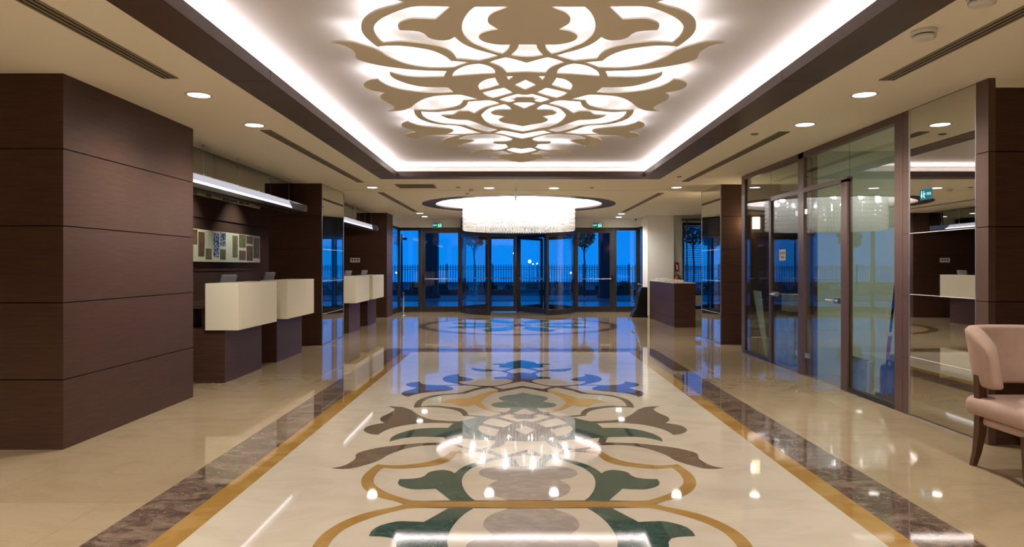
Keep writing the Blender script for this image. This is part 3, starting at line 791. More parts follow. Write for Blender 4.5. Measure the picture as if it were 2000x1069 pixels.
def sprinkler(x, y, label):
    t = empty('sprinkler_cover', (x, y, CZ), 0, label, 'sprinkler', 'flat sprinkler covers in the ceiling')
    MB().lathe(0, 0, [(0.042, 0), (0.042, -0.006), (0.038, -0.008)], 20).build('cover_plate', M['slat'], t)
    MB().lathe(0, 0, [(0.03, -0.008), (0.028, -0.012)], 16).build('cap', M['grille'], t)
for x, y, lab in ((2.57, 7.32, 'sprinkler cover left of the second right downlight'), (2.60, 10.8, 'sprinkler cover beside the far end of the right slot vent'),
                  (-1.02, 12.25, 'wide sprinkler cover just left of the small ceiling detector'), (-0.93, 13.3, 'sprinkler cover at the near left edge of the round coffer'),
                  (1.38, 12.3, 'sprinkler cover right of the two centre downlights'), (-2.0, 15.2, 'sprinkler cover left of the round coffer')):
    sprinkler(x, y, lab)

# ------------------------------------------------------------------ EXIT SIGNS
def exit_sign(loc, rz, w, h, label, face='signgreen', hang=0.0, two=False):
    t = empty('exit_sign', loc, rz, label, 'exit sign')
    MB().box(-w / 2, w / 2, -0.010, 0.010, 0, h).build('housing', M['plastic'], t)
    for sd in ((-1,) if not two else (-1, 1)): MB().box(-w / 2 + 0.002, w / 2 - 0.002, sd * 0.010, sd * 0.012, 0.002, h).build('sign_face', M[face], t)
    MB().box(-w / 2 - 0.004, w / 2 + 0.004, -0.016, 0.016, h, h + 0.016).build('top_rail', M['plastic'], t)
    for sd in ((-1,) if not two else (-1, 1)):
        u = h
        yy = sd * 0.013
        R_ = (R(90), 0, 0) if sd < 0 else (R(90), 0, R(180))
        text('EXIT', u * 0.36, M['signwhite'], t, (sd * w * 0.27, yy, u * 0.52), R_)
        mb = MB()
        X = lambda x: -sd * x
        def q(ps):
            mb.slab([(X(a), yy, b) for a, b in ps], 0.0012)
        q([(0.06 * u + .0, .12 * u), (0.13 * u, .12 * u), (0.30 * u, .42 * u), (0.22 * u, .46 * u)])
        q([(0.22 * u, .40 * u), (0.32 * u, .40 * u), (0.28 * u, .68 * u), (0.16 * u, .66 * u)])
        q([(0.24 * u, .42 * u), (0.32 * u, .40 * u), (0.44 * u, .24 * u), (0.38 * u, .20 * u)])
        q([(0.02 * u, .52 * u), (0.05 * u, .46 * u), (0.20 * u, .62 * u), (0.16 * u, .68 * u)])
        q([(0.26 * u, .66 * u), (0.22 * u, .60 * u), (0.40 * u, .52 * u), (0.42 * u, .57 * u)])
        n = 10; c = [(X(0.27 * u + .07 * u * math.cos(2 * PI * k / n)), yy, .77 * u + .07 * u * math.sin(2 * PI * k / n)) for k in range(n)]
        mb.loft([c, [(a, b + sd * 0.0012, z) for a, b, z in c]])
        mb.build('running_figure', M['signwhite'], t)
        mb = MB()
        q([(0.56 * u, .45 * u), (0.66 * u, .45 * u), (0.66 * u, .88 * u), (0.56 * u, .88 * u)])
        q([(0.46 * u, .50 * u), (0.61 * u, .16 * u), (0.61 * u, .50 * u), (0.60 * u, .50 * u)])
        q([(0.61 * u, .16 * u), (0.76 * u, .50 * u), (0.62 * u, .50 * u), (0.61 * u, .50 * u)])
        mb.build('down_arrow', M['signwhite'], t)
    if hang:
        for s in (-1, 1): MB().cyl(s * w * 0.35, 0, h + 0.014, h + hang, 0.003, n=6).build('hanging_rod', M['steel'], t)
    return t
exit_sign((-2.30, 20.26, 2.49), 0, 0.28, 0.16, 'green exit sign above the left entrance door')
exit_sign((2.45, 20.26, 2.49), 0, 0.28, 0.16, 'green exit sign above the right entrance door')
exit_sign((0.01, 11.86, 2.515), R(90), 0.33, 0.18, 'exit sign hanging edge-on from the ceiling in front of the chandelier', face='signblue', hang=CZ - 2.515, two=True)

# ------------------------------------------------------------------ CHANDELIER
ch = empty('chandelier', (CHX, CHY, RZ + 0.02), 0, 'huge round chandelier of hanging glass beads in the round coffer', 'chandelier')
Zt, Zb = -0.10, 2.175 - (RZ + 0.02)
MB().lathe(0, 0, [(1.32, 0.0), (1.32, -0.05), (1.30, -0.055)], 64).build('mounting_plate', M['paint_hi'], ch)
def strand_mesh():
    mb = MB(); mb.smooth = True
    nb = 8; hgt = (Zt + 0.04 - Zb) / nb; n = 8
    for i in range(nb):
        zc = Zb + hgt * (i + 0.5)
        rings = []
        for (f, rr) in ((-0.48, 0.004), (-0.40, 0.020), (-0.18, 0.031), (0.12, 0.031), (0.38, 0.021), (0.48, 0.004)):
            rings.append([(rr * math.cos(2 * PI * k / n), rr * math.sin(2 * PI * k / n), zc + f * hgt) for k in range(n)])
        mb.loft(rings)
    return mb
NS = 128; RAD = 1.265
order = sorted(range(NS), key=lambda k: math.sin(2 * PI * k / NS))
proto = None
for k in order[:100]:
    a = 2 * PI * k / NS
    if proto is None:
        proto = strand_mesh().build('bead_strand', M['bead'], ch); s_ = proto
    else:
        s_ = proto.copy(); COL.objects.link(s_); s_.parent = ch
    s_.location = (RAD * math.cos(a), RAD * math.sin(a), 0)
base = strand_mesh(); mb = MB(); mb.smooth = True
rest = [(RAD, 2 * PI * k / NS) for k in order[100:]] + [(0.95, 2 * PI * k / 70) for k in range(70)] + [(0.6, 2 * PI * k / 40) for k in range(40)]
for (r_, a) in rest:
    mb.add([(x + r_ * math.cos(a), y + r_ * math.sin(a), z) for x, y, z in base.v], base.f)
mb.build('bead_strand', M['bead'], ch, kind='stuff')
for k in range(12):
    a = 2 * PI * (k + 0.5) / 12
    mbx = MB(); mbx.smooth = True
    mbx.lathe(1.12 * math.cos(a), 1.12 * math.sin(a), [(0.004, -0.12), (0.02, -0.11), (0.022, -0.08), (0.012, -0.055)], 10)
    mbx.build('halogen_bulb', M['lamp'], ch)
for k in range(36):  # glowing rods added inside the strands for streaky glints on the floor
    a = 2 * PI * (k + 0.5) / 36; r_ = 1.16 if k % 2 else 0.86; z_ = -0.18 - 0.10 * (k % 3)
    MB().cyl(r_ * math.cos(a), r_ * math.sin(a), z_ - 0.16, z_, 0.007, n=6).build('glint_rod', M['lamp'], ch)
    MB().cyl(r_ * math.cos(a), r_ * math.sin(a), z_, -0.055, 0.0015, n=4).build('rod_wire', M['steel'], ch)
for k in range(12):
    a = 2 * PI * (k + 0.5) / 12
    d = bpy.data.lights.new('chandelier_glow', 'POINT'); d.energy = 27; d.color = (1, 0.96, 0.93); d.shadow_soft_size = 0.05
    o = bpy.data.objects.new('chandelier_glow', d); COL.objects.link(o); o.parent = ch
    o.location = (1.12 * math.cos(a), 1.12 * math.sin(a), -0.16)

# ------------------------------------------------------------------ ENTRANCE GLAZING
YE = 20.36; ZT = 2.515
box('wall_front', (-5.3, 7.5, 20.36, 20.5, ZT, CZ), M['white'], kind='structure')
fr = MB()
fr.box(-3.50, -1.58, YE, YE + 0.08, ZT - 0.06, ZT); fr.box(1.74, 3.70, YE, YE + 0.08, ZT - 0.06, ZT)
fr.box(-1.6, 1.76, YE, YE + 0.08, ZT - 0.02, ZT)
fr.build('trim_3', M['frame'], None, kind='structure')
def framed(name, x0, x1, sl, sr, bot, top, label=None, cat=None, kind=None, y=YE, bar=None, depth=0.06):
    """glazed panel with stiles, rails and a pane; optional push bar"""
    t = empty(name, ((x0 + x1) / 2, y, 0), 0, label, cat, None, kind)
    w = (x1 - x0) / 2
    mb = MB(); z1 = ZT - 0.06
    mb.box(-w, -w + sl, 0, depth, 0, z1); mb.box(w - sr, w, 0, depth, 0, z1)
    mb.box(-w + sl, w - sr, 0, depth, 0, bot); mb.box(-w + sl, w - sr, 0, depth, z1 - top, z1)
    mb.build('frame', M['frame'], t, kind=kind)
    MB().box(-w + sl, w - sr, depth * .4, depth * .6, bot, z1 - top).build('glass_pane', M['glass'], t, kind=kind)
    if bar:
        b = MB(); zb = 0.98
        b.tube([(-w + sl - 0.03, -0.06, zb), (w - sr + 0.03, -0.06, zb)], 0.016)
        b.build('push_bar', M['dsteel'], t, kind=kind)
        b = MB(); sx = bar
        b.box(sx * (w - 0.10), sx * (w - 0.04), -0.09, 0.0, zb - 0.08, zb + 0.10)
        b.box(-sx * (w - 0.10), -sx * (w - 0.05), -0.08, 0.0, zb - 0.04, zb + 0.04)
        b.build('latch', M['black'], t, kind=kind)
    return t
framed('window_1', -3.49, -2.80, 0.06, 0.09, 0.16, 0.03, kind='structure')
framed('door_1', -2.79, -1.59, 0.11, 0.11, 0.16, 0.10, kind='structure', bar=-1)
framed('door_2', 1.75, 2.97, 0.13, 0.14, 0.16, 0.10, kind='structure', bar=1)
framed('window_2', 2.98, 3.70, 0.05, 0.09, 0.16, 0.03, kind='structure')
# angled returns of the glazing
def return_window(name, x, y0, y1):
    t = empty(name, (x, y0, 0), 0, kind='structure')
    L_ = y1 - y0; mb = MB()
    mb.box(-0.03, 0.03, 0, 0.06, 0, ZT); mb.box(-0.03, 0.03, L_ - 0.06, L_, 0, ZT)
    mb.box(-0.03, 0.03, 0.06, L_ - 0.06, 0, 0.16); mb.box(-0.03, 0.03, 0.06, L_ - 0.06, ZT - 0.06, ZT)
    mb.build('frame', M['frame'], t, kind='structure')
    MB().box(-0.005, 0.005, 0.06, L_ - 0.06, 0.16, ZT - 0.06).build('glass_pane', M['glass'], t, kind='structure')
return_window('window_3', -3.47, 18.97, 20.36)
return_window('window_4', 3.69, 19.72, 20.36)
box('wall_return_left', (-3.55, -3.42, 18.97, 20.36, ZT, CZ), M['white'], kind='structure')
box('wall_return_right', (3.64, 3.76, 19.70, 20.36, ZT, CZ), M['white'], kind='structure')
# white column on the right
box('wall_column', (3.68, 4.41, 18.96, 19.70, 0, CZ), M['white'], None, kind='structure')

# revolving door
RDX, RDY, RR = 0.08, 20.38, 1.68
rv = empty('revolving_door', (RDX, RDY, 0), 0, 'dark framed glass revolving door under the chandelier', 'revolving door')
def arc_wall(name, a0, a1, parent, n=14, r=RR):
    pts = [(r * math.cos(R(a0 + (a1 - a0) * k / n)), r * math.sin(R(a0 + (a1 - a0) * k / n))) for k in range(n + 1)]
    def strip(z0, z1, t0, name_, mat):
        inner = [(x * (1 - t0 / r), y * (1 - t0 / r)) for x, y in pts]
        mb = MB(); mb.prism(pts + inner[::-1], z0, z1); return mb.build(name_, mat, parent)
    g = strip(0.15, 2.20, 0.012, 'curved_glass', M['glass'])
    strip(0, 0.15, 0.05, 'bottom_rail', M['frame']); strip(2.20, 2.28, 0.05, 'top_rail', M['frame'])
    for aa in (a0, a1, a0 + (a1 - a0) * 0.08 if name == 'l' else a1):
        x, y = r * math.cos(R(aa)), r * math.sin(R(aa))
        MB().cyl(x * 0.985, y * 0.985, 0, 2.28, 0.042, n=4).build('mullion', M['frame'], parent)
arc_wall('l', 182, 241, rv); arc_wall('r', 299, 358, rv)
arc_wall('l', 122, 178, rv); arc_wall('r', 2, 58, rv)
# canopy drum
n = 64; cp = [(RR * 1.015 * math.cos(2 * PI * k / n), RR * 1.015 * math.sin(2 * PI * k / n)) for k in range(n)]
MB().prism(cp, 2.28, 2.74).build('canopy', M['frame'], rv)
MB().cyl(0, 0, 0, 2.28, 0.045, n=16).build('centre_shaft', M['frame'], rv)
for deg in (-59, 61, 181):
    wg = empty('door_wing', (0, 0, 0), R(deg)); wg.parent = rv
    mb = MB(); mb.box(0.05, 0.13, -0.025, 0.025, 0.02, 2.25); mb.box(1.54, 1.63, -0.025, 0.025, 0.02, 2.25)
    mb.box(0.13, 1.54, -0.025, 0.025, 0.02, 0.17); mb.box(0.13, 1.54, -0.025, 0.025, 2.17, 2.25)
    mb.build('wing_frame', M['frame'], wg)
    MB().box(0.13, 1.54, -0.005, 0.005, 0.17, 2.17).build('wing_glass', M['glass'], wg)
    MB().tube([(0.2, -0.06, 1.0), (1.45, -0.06, 1.0)], 0.014).build('push_rail', M['steel'], wg)

# CCTV camera on the bulkhead
t = empty('security_camera', (3.56, 19.6, 2.70), R(20), 'small white security camera under the ceiling left of the white column', 'camera')
MB().rbox(-0.10, 0.08, -0.035, 0.035, -0.035, 0.035, 0.012).build('housing', M['plastic'], t)
MB().tube([(-0.10, 0, 0), (-0.112, 0, 0)], 0.028, 12).build('lens', M['black'], t)
MB().tube([(0.05, 0, 0.03), (0.08, 0, CZ - 2.70)], 0.01).build('bracket', M['plastic'], t)

# chrome stanchion at the left corner and the black machine at the right
t = empty('chrome_stanchion', (-3.09, 18.9, 0), 0, 'short chrome post on the floor in the left corner by the entrance glazing', 'post')
mb = MB(); mb.smooth = True; mb.lathe(0, 0, [(0.075, 0), (0.075, 0.012), (0.03, 0.022), (0.02, 0.03)], 20); mb.build('base', M['chrome'], t)
mb = MB(); mb.smooth = True; mb.lathe(0, 0, [(0.018, 0.02), (0.018, 0.54), (0.024, 0.56), (0.018, 0.58), (0.028, 0.61), (0.018, 0.635)], 16); mb.build('pole', M['chrome'], t)
mc = empty('floor_machine', (3.35, 18.35, 0), 0, 'black free-standing machine with a sloped front beside the white column', 'machine')
side = [(-0.20, 0.03), (0.17, 0.0), (0.17, 0.80), (0.02, 0.80), (-0.02, 0.70), (-0.12, 0.22), (-0.20, 0.12)]
MB().loft([[(x, -0.20, z) for x, z in side], [(x, 0.20, z) for x, z in side]]).build('housing', M['black'], mc)
MB().slab([(-0.028, -0.15, 0.68), (-0.028, 0.15, 0.68), (-0.115, 0.15, 0.26), (-0.115, -0.15, 0.26)], -0.006).build('front_panel', M['mirror'], mc)
MB().tube([(0.05, -0.1, 0.79), (0.05, -0.1, 0.86), (-0.06, -0.1, 0.89), (-0.06, -0.1, 0.85)], 0.012).build('grip_handle', M['chrome'], mc)
MB().tube([(-0.17, -0.17, 0.42), (-0.17, 0.17, 0.42)], 0.028, 12).build('roller', M['chrome'], mc)
MB().rbox(-0.24, 0.18, -0.21, 0.21, 0.0, 0.05, 0.01).build('base_plate', M['black'], mc)

# ------------------------------------------------------------------ CONCIERGE DESK
cd = empty('concierge_desk', (3.78, 16.5, 0), 0, 'dark wood concierge counter in front of the white column', 'counter')
mb = MB(); mb.cur = 0
for a, b in ((0, 0.20), (0.205, 0.60), (0.605, 0.975)): mb.box(-0.25, 0.22, -1.37, 1.40, a, b)
mb.cur = 1; mb.box(-0.24, 0.21, -1.36, 1.39, 0.0, 0.97)
mb.build('body', [M['wood'], M['wood_gap']], cd)
MB().box(-0.26, 0.23, -1.38, 1.41, 0.975, 0.992).build('counter_top', M['plastic'], cd)
def cup_mesh(parent):
    mb = MB(); mb.smooth = True
    mb.lathe(0, 0, [(0.020, 0.0), (0.026, 0.012), (0.034, 0.05), (0.036, 0.058), (0.033, 0.058), (0.024, 0.014)], 14)
    o = mb.build('cup', M['cup'], None); return o
c0 = cup_mesh(None); used = False; rnd = random.Random(3)
for i in range(24):
    for j in range(2):
        o = c0 if not used else c0.copy()
        if used: COL.objects.link(o)
        used = True
        o.location = (3.60 + 0.14 * j + rnd.uniform(-.02, .02) + (0.1 if i > 18 else 0), 15.22 + i * 0.108 + rnd.uniform(-.015, .015), 0.992)
        tag(o, 'small white porcelain cup in the rows on the concierge counter', 'cup', 'white cups on the concierge counter')
for o in bpy.data.objects:
    if o.name.startswith('cup'): o['label'] = 'small white porcelain cup in the rows on the concierge counter'

# office chair behind the counter
oc = empty('office_chair', (4.28, 15.75, 0), R(90), 'beige backed chair standing behind the concierge counter', 'chair')
MB().rbox(-0.22, 0.22, -0.28, -0.23, 0.42, 0.80, 0.02).build('backrest', M['card'], oc)
MB().rbox(-0.22, 0.22, -0.22, 0.22, 0.38, 0.45, 0.03).build('seat', M['black'], oc)
for sx in (-1, 1):
    for sy in (-1, 1): MB().box(sx * 0.19 - 0.015, sx * 0.19 + 0.015, sy * 0.2 - 0.015, sy * 0.2 + 0.015, 0, 0.38).build('leg', M['black'], oc)

# wall with blind window on the right of the column, red sign and extinguisher
box('wall_blind', (4.41, 4.66, 19.0, 19.15, 0, CZ), M['greywall'], kind='structure')
box('wall_blind_top', (4.66, 7.5, 19.0, 19.15, 2.58, CZ), M['greywall'], kind='structure')
box('wall_blind_low', (4.66, 7.5, 19.0, 19.15, 0, 0.55), M['greywall'], kind='structure')
wd = empty('window_5', (5.6, 19.07, 0.55), 0, kind='structure')
mb = MB(); mb.box(-0.94, -0.88, -0.03, 0.03, 0, 2.03); mb.box(0.82, 0.88, -0.03, 0.03, 0, 2.03); mb.box(-0.88, 0.82, -0.03, 0.03, 0, 0.06); mb.box(-0.88, 0.82, -0.03, 0.03, 1.97, 2.03)
mb.build('frame', M['frame'], wd, kind='structure'); MB().box(-0.88, 0.82, -0.005, 0.005, 0.06, 1.97).build('glass_pane', M['glass'], wd, kind='structure')
box('wall_blind_far', (6.48, 7.5, 19.0, 19.15, 0.55, 2.58), M['greywall'], kind='structure')
bl = empty('venetian_blind', (5.6, 18.93, 0), 0, 'grey venetian blind over the window behind the concierge counter', 'blind')
MB().box(-0.98, 0.95, -0.03, 0.03, 2.62, 2.68).build('head_rail', M['blind'], bl)
for k in range(38):
    z = 0.70 + k * 0.05
    MB().slab([(-0.96, -0.024, z - 0.009), (0.93, -0.024, z - 0.009), (0.93, 0.024, z + 0.009), (-0.96, 0.024, z + 0.009)], 0.002).build('slat', M['blind'], bl)
for x in (-0.84, 0.75): MB().box(x - 0.02, x + 0.02, -0.028, -0.024, 0.68, 2.64).build('ladder_tape', M['tape'], bl)
fs = empty('fire_sign', (4.50, 18.99, 1.22), 0, 'small red wall sign above the fire extinguisher', 'sign')
MB().box(-0.055, 0.055, -0.004, 0.0, 0, 0.25).build('panel', M['redsign'], fs)
MB().box(-0.012, 0.022, -0.006, -0.004, 0.05, 0.17).box(-0.03, 0.0, -0.006, -0.004, 0.17, 0.19).build('pictogram', M['plastic'], fs)
fe = empty('fire_extinguisher', (4.50, 18.88, 0.62), 0, 'red fire extinguisher on the wall behind the concierge counter', 'fire extinguisher')
mb = MB(); mb.smooth = True; mb.lathe(0, 0, [(0.03, 0), (0.075, 0.01), (0.08, 0.04), (0.08, 0.40), (0.06, 0.45), (0.02, 0.475), (0.02, 0.49)], 18); mb.build('cylinder', M['red'], fe)
MB().box(-0.05, 0.03, -0.012, 0.012, 0.49, 0.51).box(-0.07, 0.02, -0.01, 0.01, 0.52, 0.53).build('valve_handle', M['black'], fe)
MB().tube([(0.02, 0, 0.50), (0.08, 0, 0.47), (0.10, 0, 0.35), (0.09, 0, 0.15)], 0.010).build('hose', M['black'], fe)
MB().box(-0.03, 0.03, 0.07, 0.11, 0.3, 0.34).build('bracket', M['steel'], fe)
# switch plate on the far left pillar
sp = empty('switch_plate', (-4.24, 18.099, 1.46), 0, 'white switch plate on the dark pillar above the far desks', 'switch')
MB().box(-0.13, 0.13, -0.012, 0, 0, 0.12).build('plate', M['plastic'], sp)
for x in (-0.07, 0.0, 0.07): MB().box(x - 0.02, x + 0.02, -0.015, -0.012, 0.05, 0.085).build('rocker', M['black'], sp)

# wall sconces on the right column
def sconce(x, y, sgn, label):
    t = empty('wall_sconce', (x, y, 2.0), 0, label, 'wall lamp')
    MB().box(-0.03, 0.03, 0, sgn * 0.03, 0.06, 0.16).build('back_plate', M['steel'], t)
    n = 16
    ring = lambda z: [(0.062 * math.cos(PI * k / n) , sgn * (0.03 + 0.085 * math.sin(PI * k / n)), z) for k in range(n + 1)]
    MB().loft([ring(0.0), ring(0.205)]).build('shade', M['shade'], t)
    d = bpy.data.lights.new('sconce_glow', 'POINT'); d.energy = 3.5; d.color = (1, 0.72, 0.42); d.shadow_soft_size = 0.05
    o = bpy.data.objects.new('sconce_glow', d); COL.objects.link(o); o.parent = t; o.location = (-0.1, sgn * 0.14, 0.1)
sconce(4.16, 11.82, -1, 'lit wall sconce on the column seen through the far office glass')
sconce(3.97, 13.05, 1, 'lit wall sconce on the entrance side of the mirrored column')

# ------------------------------------------------------------------ GLASS OFFICES ON THE RIGHT
XS = 3.58
def post(name, y0, y1, x0=XS - 0.0, x1=XS + 0.10, mat='frame_br', z1=CZ, n=1):
    mb = MB(); mb.box(x0, x1, y0, y1, 0, z1)
    return mb.build(name, M[mat], None, kind='structure')
post('trim_4', 6.195, 6.30); post('trim_5', 6.305, 6.44)
mb = MB()
for z in JZ[1:-1]: mb.box(XS - 0.001, XS + 0.01, 6.195, 6.30, z - 0.002, z + 0.002)
mb.build('trim_joint', M['wood_gap'], bpy.data.objects['trim_4'], kind='structure')
post('trim_6', 8.47, 8.64); post('trim_7', 10.64, 10.79)
post('trim_8', 7.36, 7.50, z1=2.30, x1=XS + 0.06); post('trim_9', 9.55, 9.63, z1=2.30, x1=XS + 0.06)
box('trim_10', (XS, XS + 0.09, 6.44, 10.64, 2.705, CZ), M['frame_br'], kind='structure')
box('trim_11', (XS, XS + 0.06, 7.36, 8.47, 2.27, 2.325), M['frame_br'], kind='structure')
box('trim_12', (XS, XS + 0.06, 8.64, 9.63, 2.27, 2.325), M['frame_br'], kind='structure')
box('trim_13', (XS, XS + 0.05, 6.44, 7.36, 0, 0.05), M['frame'], kind='structure')
box('trim_14', (XS, XS + 0.05, 9.63, 10.64, 0, 0.05), M['frame'], kind='structure')
def pane(name, y0, y1, z0, z1, x=XS + 0.02):
    return box(name, (x, x + 0.010, y0, y1, z0, z1), M['glass_dk'], kind='structure')
pane('window_6', 6.44, 7.36, 0.05, 2.705); pane('window_7', 9.63, 10.64, 0.05, 2.705)
pane('window_8', 7.36, 8.47, 2.325, 2.705); pane('window_9', 8.64, 9.63, 2.325, 2.705)
def office_door(name, y0, y1, yh, sgn, hinge_y):
    t = empty(name, (XS + 0.02, (y0 + y1) / 2, 0), 0, kind='structure'); yc = (y0 + y1) / 2
    MB().box(0, 0.010, y0 - yc, y1 - yc, 0.012, 2.265).build('glass_leaf', M['glass_dk'], t, kind='structure')
    mb = MB(); mb.box(-0.03, 0.04, yh - yc - 0.045, yh - yc + 0.045, 0.94, 1.0)
    mb.tube([(-0.03, yh - yc, 0.97), (-0.065, yh - yc, 0.97), (-0.065, yh - yc + sgn * 0.04, 0.97), (-0.062, yh - yc + sgn * 0.17, 0.972)], 0.010)
    mb.build('lever_handle', M['steel'], t, kind='structure')
    for z in (0.22, 2.0): MB().box(-0.012, 0.022, hinge_y - yc - 0.035, hinge_y - yc + 0.035, z, z + 0.06).build('hinge', M['steel'], t, kind='structure')
office_door('door_3', 7.505, 8.465, 7.60, 1, 8.42)
office_door('door_4', 8.645, 9.545, 9.46, -1, 8.70)
# partition and interior
box('wall_partition_near', (3.74, 6.6, 8.44, 8.50, 0, CZ), M['greywall'], kind='structure')
box('wall_partition_end', (3.68, 3.74, 8.44, 8.62, 0, CZ), M['wood'], kind='structure')
box('wall_office_south', (3.66, 6.6, 5.265, 5.31, 0, CZ), M['white'], kind='structure')
area('office_fill', (5.0, 6.9, CZ - 0.03), (0, 0, 0), 0.6, 0.6, 16, (1, 0.96, 0.88))  # unseen area lamp added to brighten the pale office wall
area('office_fill', (4.6, 9.8, CZ - 0.03), (0, 0, 0), 0.5, 0.5, 5, (1, 0.96, 0.88))  # another added one, so the things stored in the far office show
# notice on the far office door
ns = empty('paper_notice', (XS + 0.018, 9.18, 1.43), 0, 'white paper notice taped to the far office door', 'notice')
MB().box(-0.001, 0, -0.105, 0.115, 0, 0.15).build('sheet', M['plastic'], ns)
text('LÜTFEN', 0.050, M['ink'], ns, (-0.0015, 0.005, 0.098), (R(90), 0, R(-90)))
text('İTİNİZ', 0.040, M['ink'], ns, (-0.0015, 0.005, 0.045), (R(90), 0, R(-90)))
# stored things
lb = empty('leaning_board', (3.66, 10.18, 0), 0, 'pale green board leaning inside the far office', 'board')
MB().slab([(0.06, -0.08, 0.0), (0.03, -0.22, 0.0), (0.02, 0.02, 0.98), (0.04, 0.38, 0.98)], 0.02).build('sheet', M['board'], lb)
cb = empty('cardboard_box', (3.78, 10.72, 0), 0, 'small cardboard box on the floor of the far office', 'box')
MB().box(-0.17, 0.17, -0.10, 0.10, 0, 0.24).build('carton', M['card'], cb)
MB().box(-0.171, 0.171, -0.02, 0.02, 0.236, 0.242).build('tape', M['plastic'], cb)
pk = empty('wrapped_package', (3.86, 9.55, 0), 0, 'tall package in clear plastic wrap inside the far office', 'package')
mb = MB(); mb.smooth = False; mb.rbox(-0.12, 0.12, -0.25, 0.25, 0, 0.68, 0.03); mb.build('wrap', M['film'], pk)
MB().box(-0.13, 0.13, -0.26, 0.27, 0.68, 0.73).build('lid', M['black'], pk)
oc2 = empty('small_carton', (3.86, 9.44, 0.73), 0, 'cream carton standing on the wrapped package', 'box')
MB().rbox(-0.12, 0.12, -0.15, 0.15, 0, 0.24, 0.01).build('carton', M['carve'], oc2)
fp = empty('framed_panel', (3.66, 7.30, 0), 0, 'plastic-wrapped white panel leaning inside the near office', 'panel')
MB().slab([(0.02, -0.16, 0.0), (0.02, 0.30, 0.0), (0.08, 0.30, 0.36), (0.08, -0.16, 0.36)], 0.02).build('sheet', M['film'], fp)
MB().box(0.02, 0.07, -0.20, -0.165, 0, 0.36).build('edge_strip', M['plastic'], fp)
db = empty('dark_bundle', (3.88, 6.84, 0), 0, 'bundle in dark plastic wrap on the near office floor', 'bundle')
MB().rbox(-0.16, 0.14, -0.16, 0.16, 0, 0.36, 0.05).build('wrap', M['darkfilm'], db)
MB().rbox(-0.10, 0.12, -0.12, 0.10, 0.36, 0.47, 0.04).build('loose_wrap', M['darkfilm'], db)
bs = empty('broom', (3.69, 6.62, 0), 0, 'broom with a red sleeve leaning inside the near office', 'broom')
MB().tube([(-0.015, 0.19, 0.04), (0.01, 0.02, 1.17)], 0.012).build('handle', M['black'], bs)
MB().tube([(-0.006, 0.129, 0.44), (-0.001, 0.095, 0.67)], 0.018).build('red_sleeve', M['red'], bs)
MB().tube([(-0.001, 0.095, 0.67), (0.0, 0.090, 0.705)], 0.02).build('collar', M['plastic'], bs)
MB().box(-0.05, 0.02, 0.09, 0.27, 0, 0.08).build('head', M['black'], bs)

# ------------------------------------------------------------------ ARMCHAIR
ac = empty('armchair', (3.41, 4.47, 0), 0, 'pink-beige upholstered tub armchair on walnut legs at the right edge', 'armchair')
mb = MB(); mb.smooth = True
rings = []
NA = 30
for i in range(NA + 1):
    u = -1 + 2 * i / NA
    a = R(90 + u * 101)
    cx, cy = math.cos(a), math.sin(a)
    rx, ry = 0.315, 0.33
    # squarer plan
    k = 1.0 / max((abs(cx) ** 2.6 + abs(cy) ** 2.6) ** (1 / 2.6), 1e-6)
    bx, by = rx * cx * k, ry * cy * k
    nx, ny = cx, cy
    zt = 0.94 - 0.13 * max(0, (abs(u) - 0.62) / 0.38) ** 1.3
    zb = 0.545
    f = 0.040
    th = 0.088
    end = max(0.0, (abs(u) - 0.93) / 0.07)
    th *= (1 - 0.35 * end)
    zt -= 0.02 * end; zb += 0.012 * end
    h = zt - zb
    sec = []
    for (o_, q) in ((0.0, 0.05), (0.0, 0.3), (0.0, 0.6), (0.0, 0.85), (0.006, 0.94), (0.3, 1.0), (0.7, 1.0), (0.96, 0.95), (1.0, 0.85), (1.0, 0.6), (1.0, 0.3), (1.0, 0.05), (0.85, 0.0), (0.15, 0.0)):
        off = -th * o_ + f * (q - 0.2) + (0.018 * q if o_ < 0.5 else 0)
        sec.append((bx + nx * off, by + ny * off, zb + h * q))
    rings.append(sec)
mb.loft(rings)
mb.build('backrest', M['fabric'], ac)
mb = MB(); mb.smooth = True; mb.rbox(-0.330, 0.330, -0.36, 0.23, 0.345, 0.475, 0.05, n=6); mb.build('seat', M['fabric'], ac)
MB().rbox(-0.285, 0.285, -0.33, 0.20, 0.285, 0.35, 0.03).build('seat_rail', M['fabric'], ac)
def leg(pts, rs):
    rings = []
    for (x, y, z), r_ in zip(pts, rs):
        rings.append([(x - r_, y - r_, z), (x + r_, y - r_, z), (x + r_, y + r_, z), (x - r_, y + r_, z)])
    MB().loft(rings).build('leg', M['legwood'], ac)
for s in (-1, 1):
    leg([(s * 0.300, 0.165, 0), (s * 0.290, 0.14, 0.10), (s * 0.282, 0.12, 0.25), (s * 0.282, 0.11, 0.42), (s * 0.290, 0.11, 0.54), (s * 0.295, 0.115, 0.62)], [0.016, 0.020, 0.026, 0.028, 0.026, 0.022])
    leg([(s * 0.30, -0.33, 0), (s * 0.285, -0.305, 0.12), (s * 0.275, -0.29, 0.30)], [0.013, 0.018, 0.024])

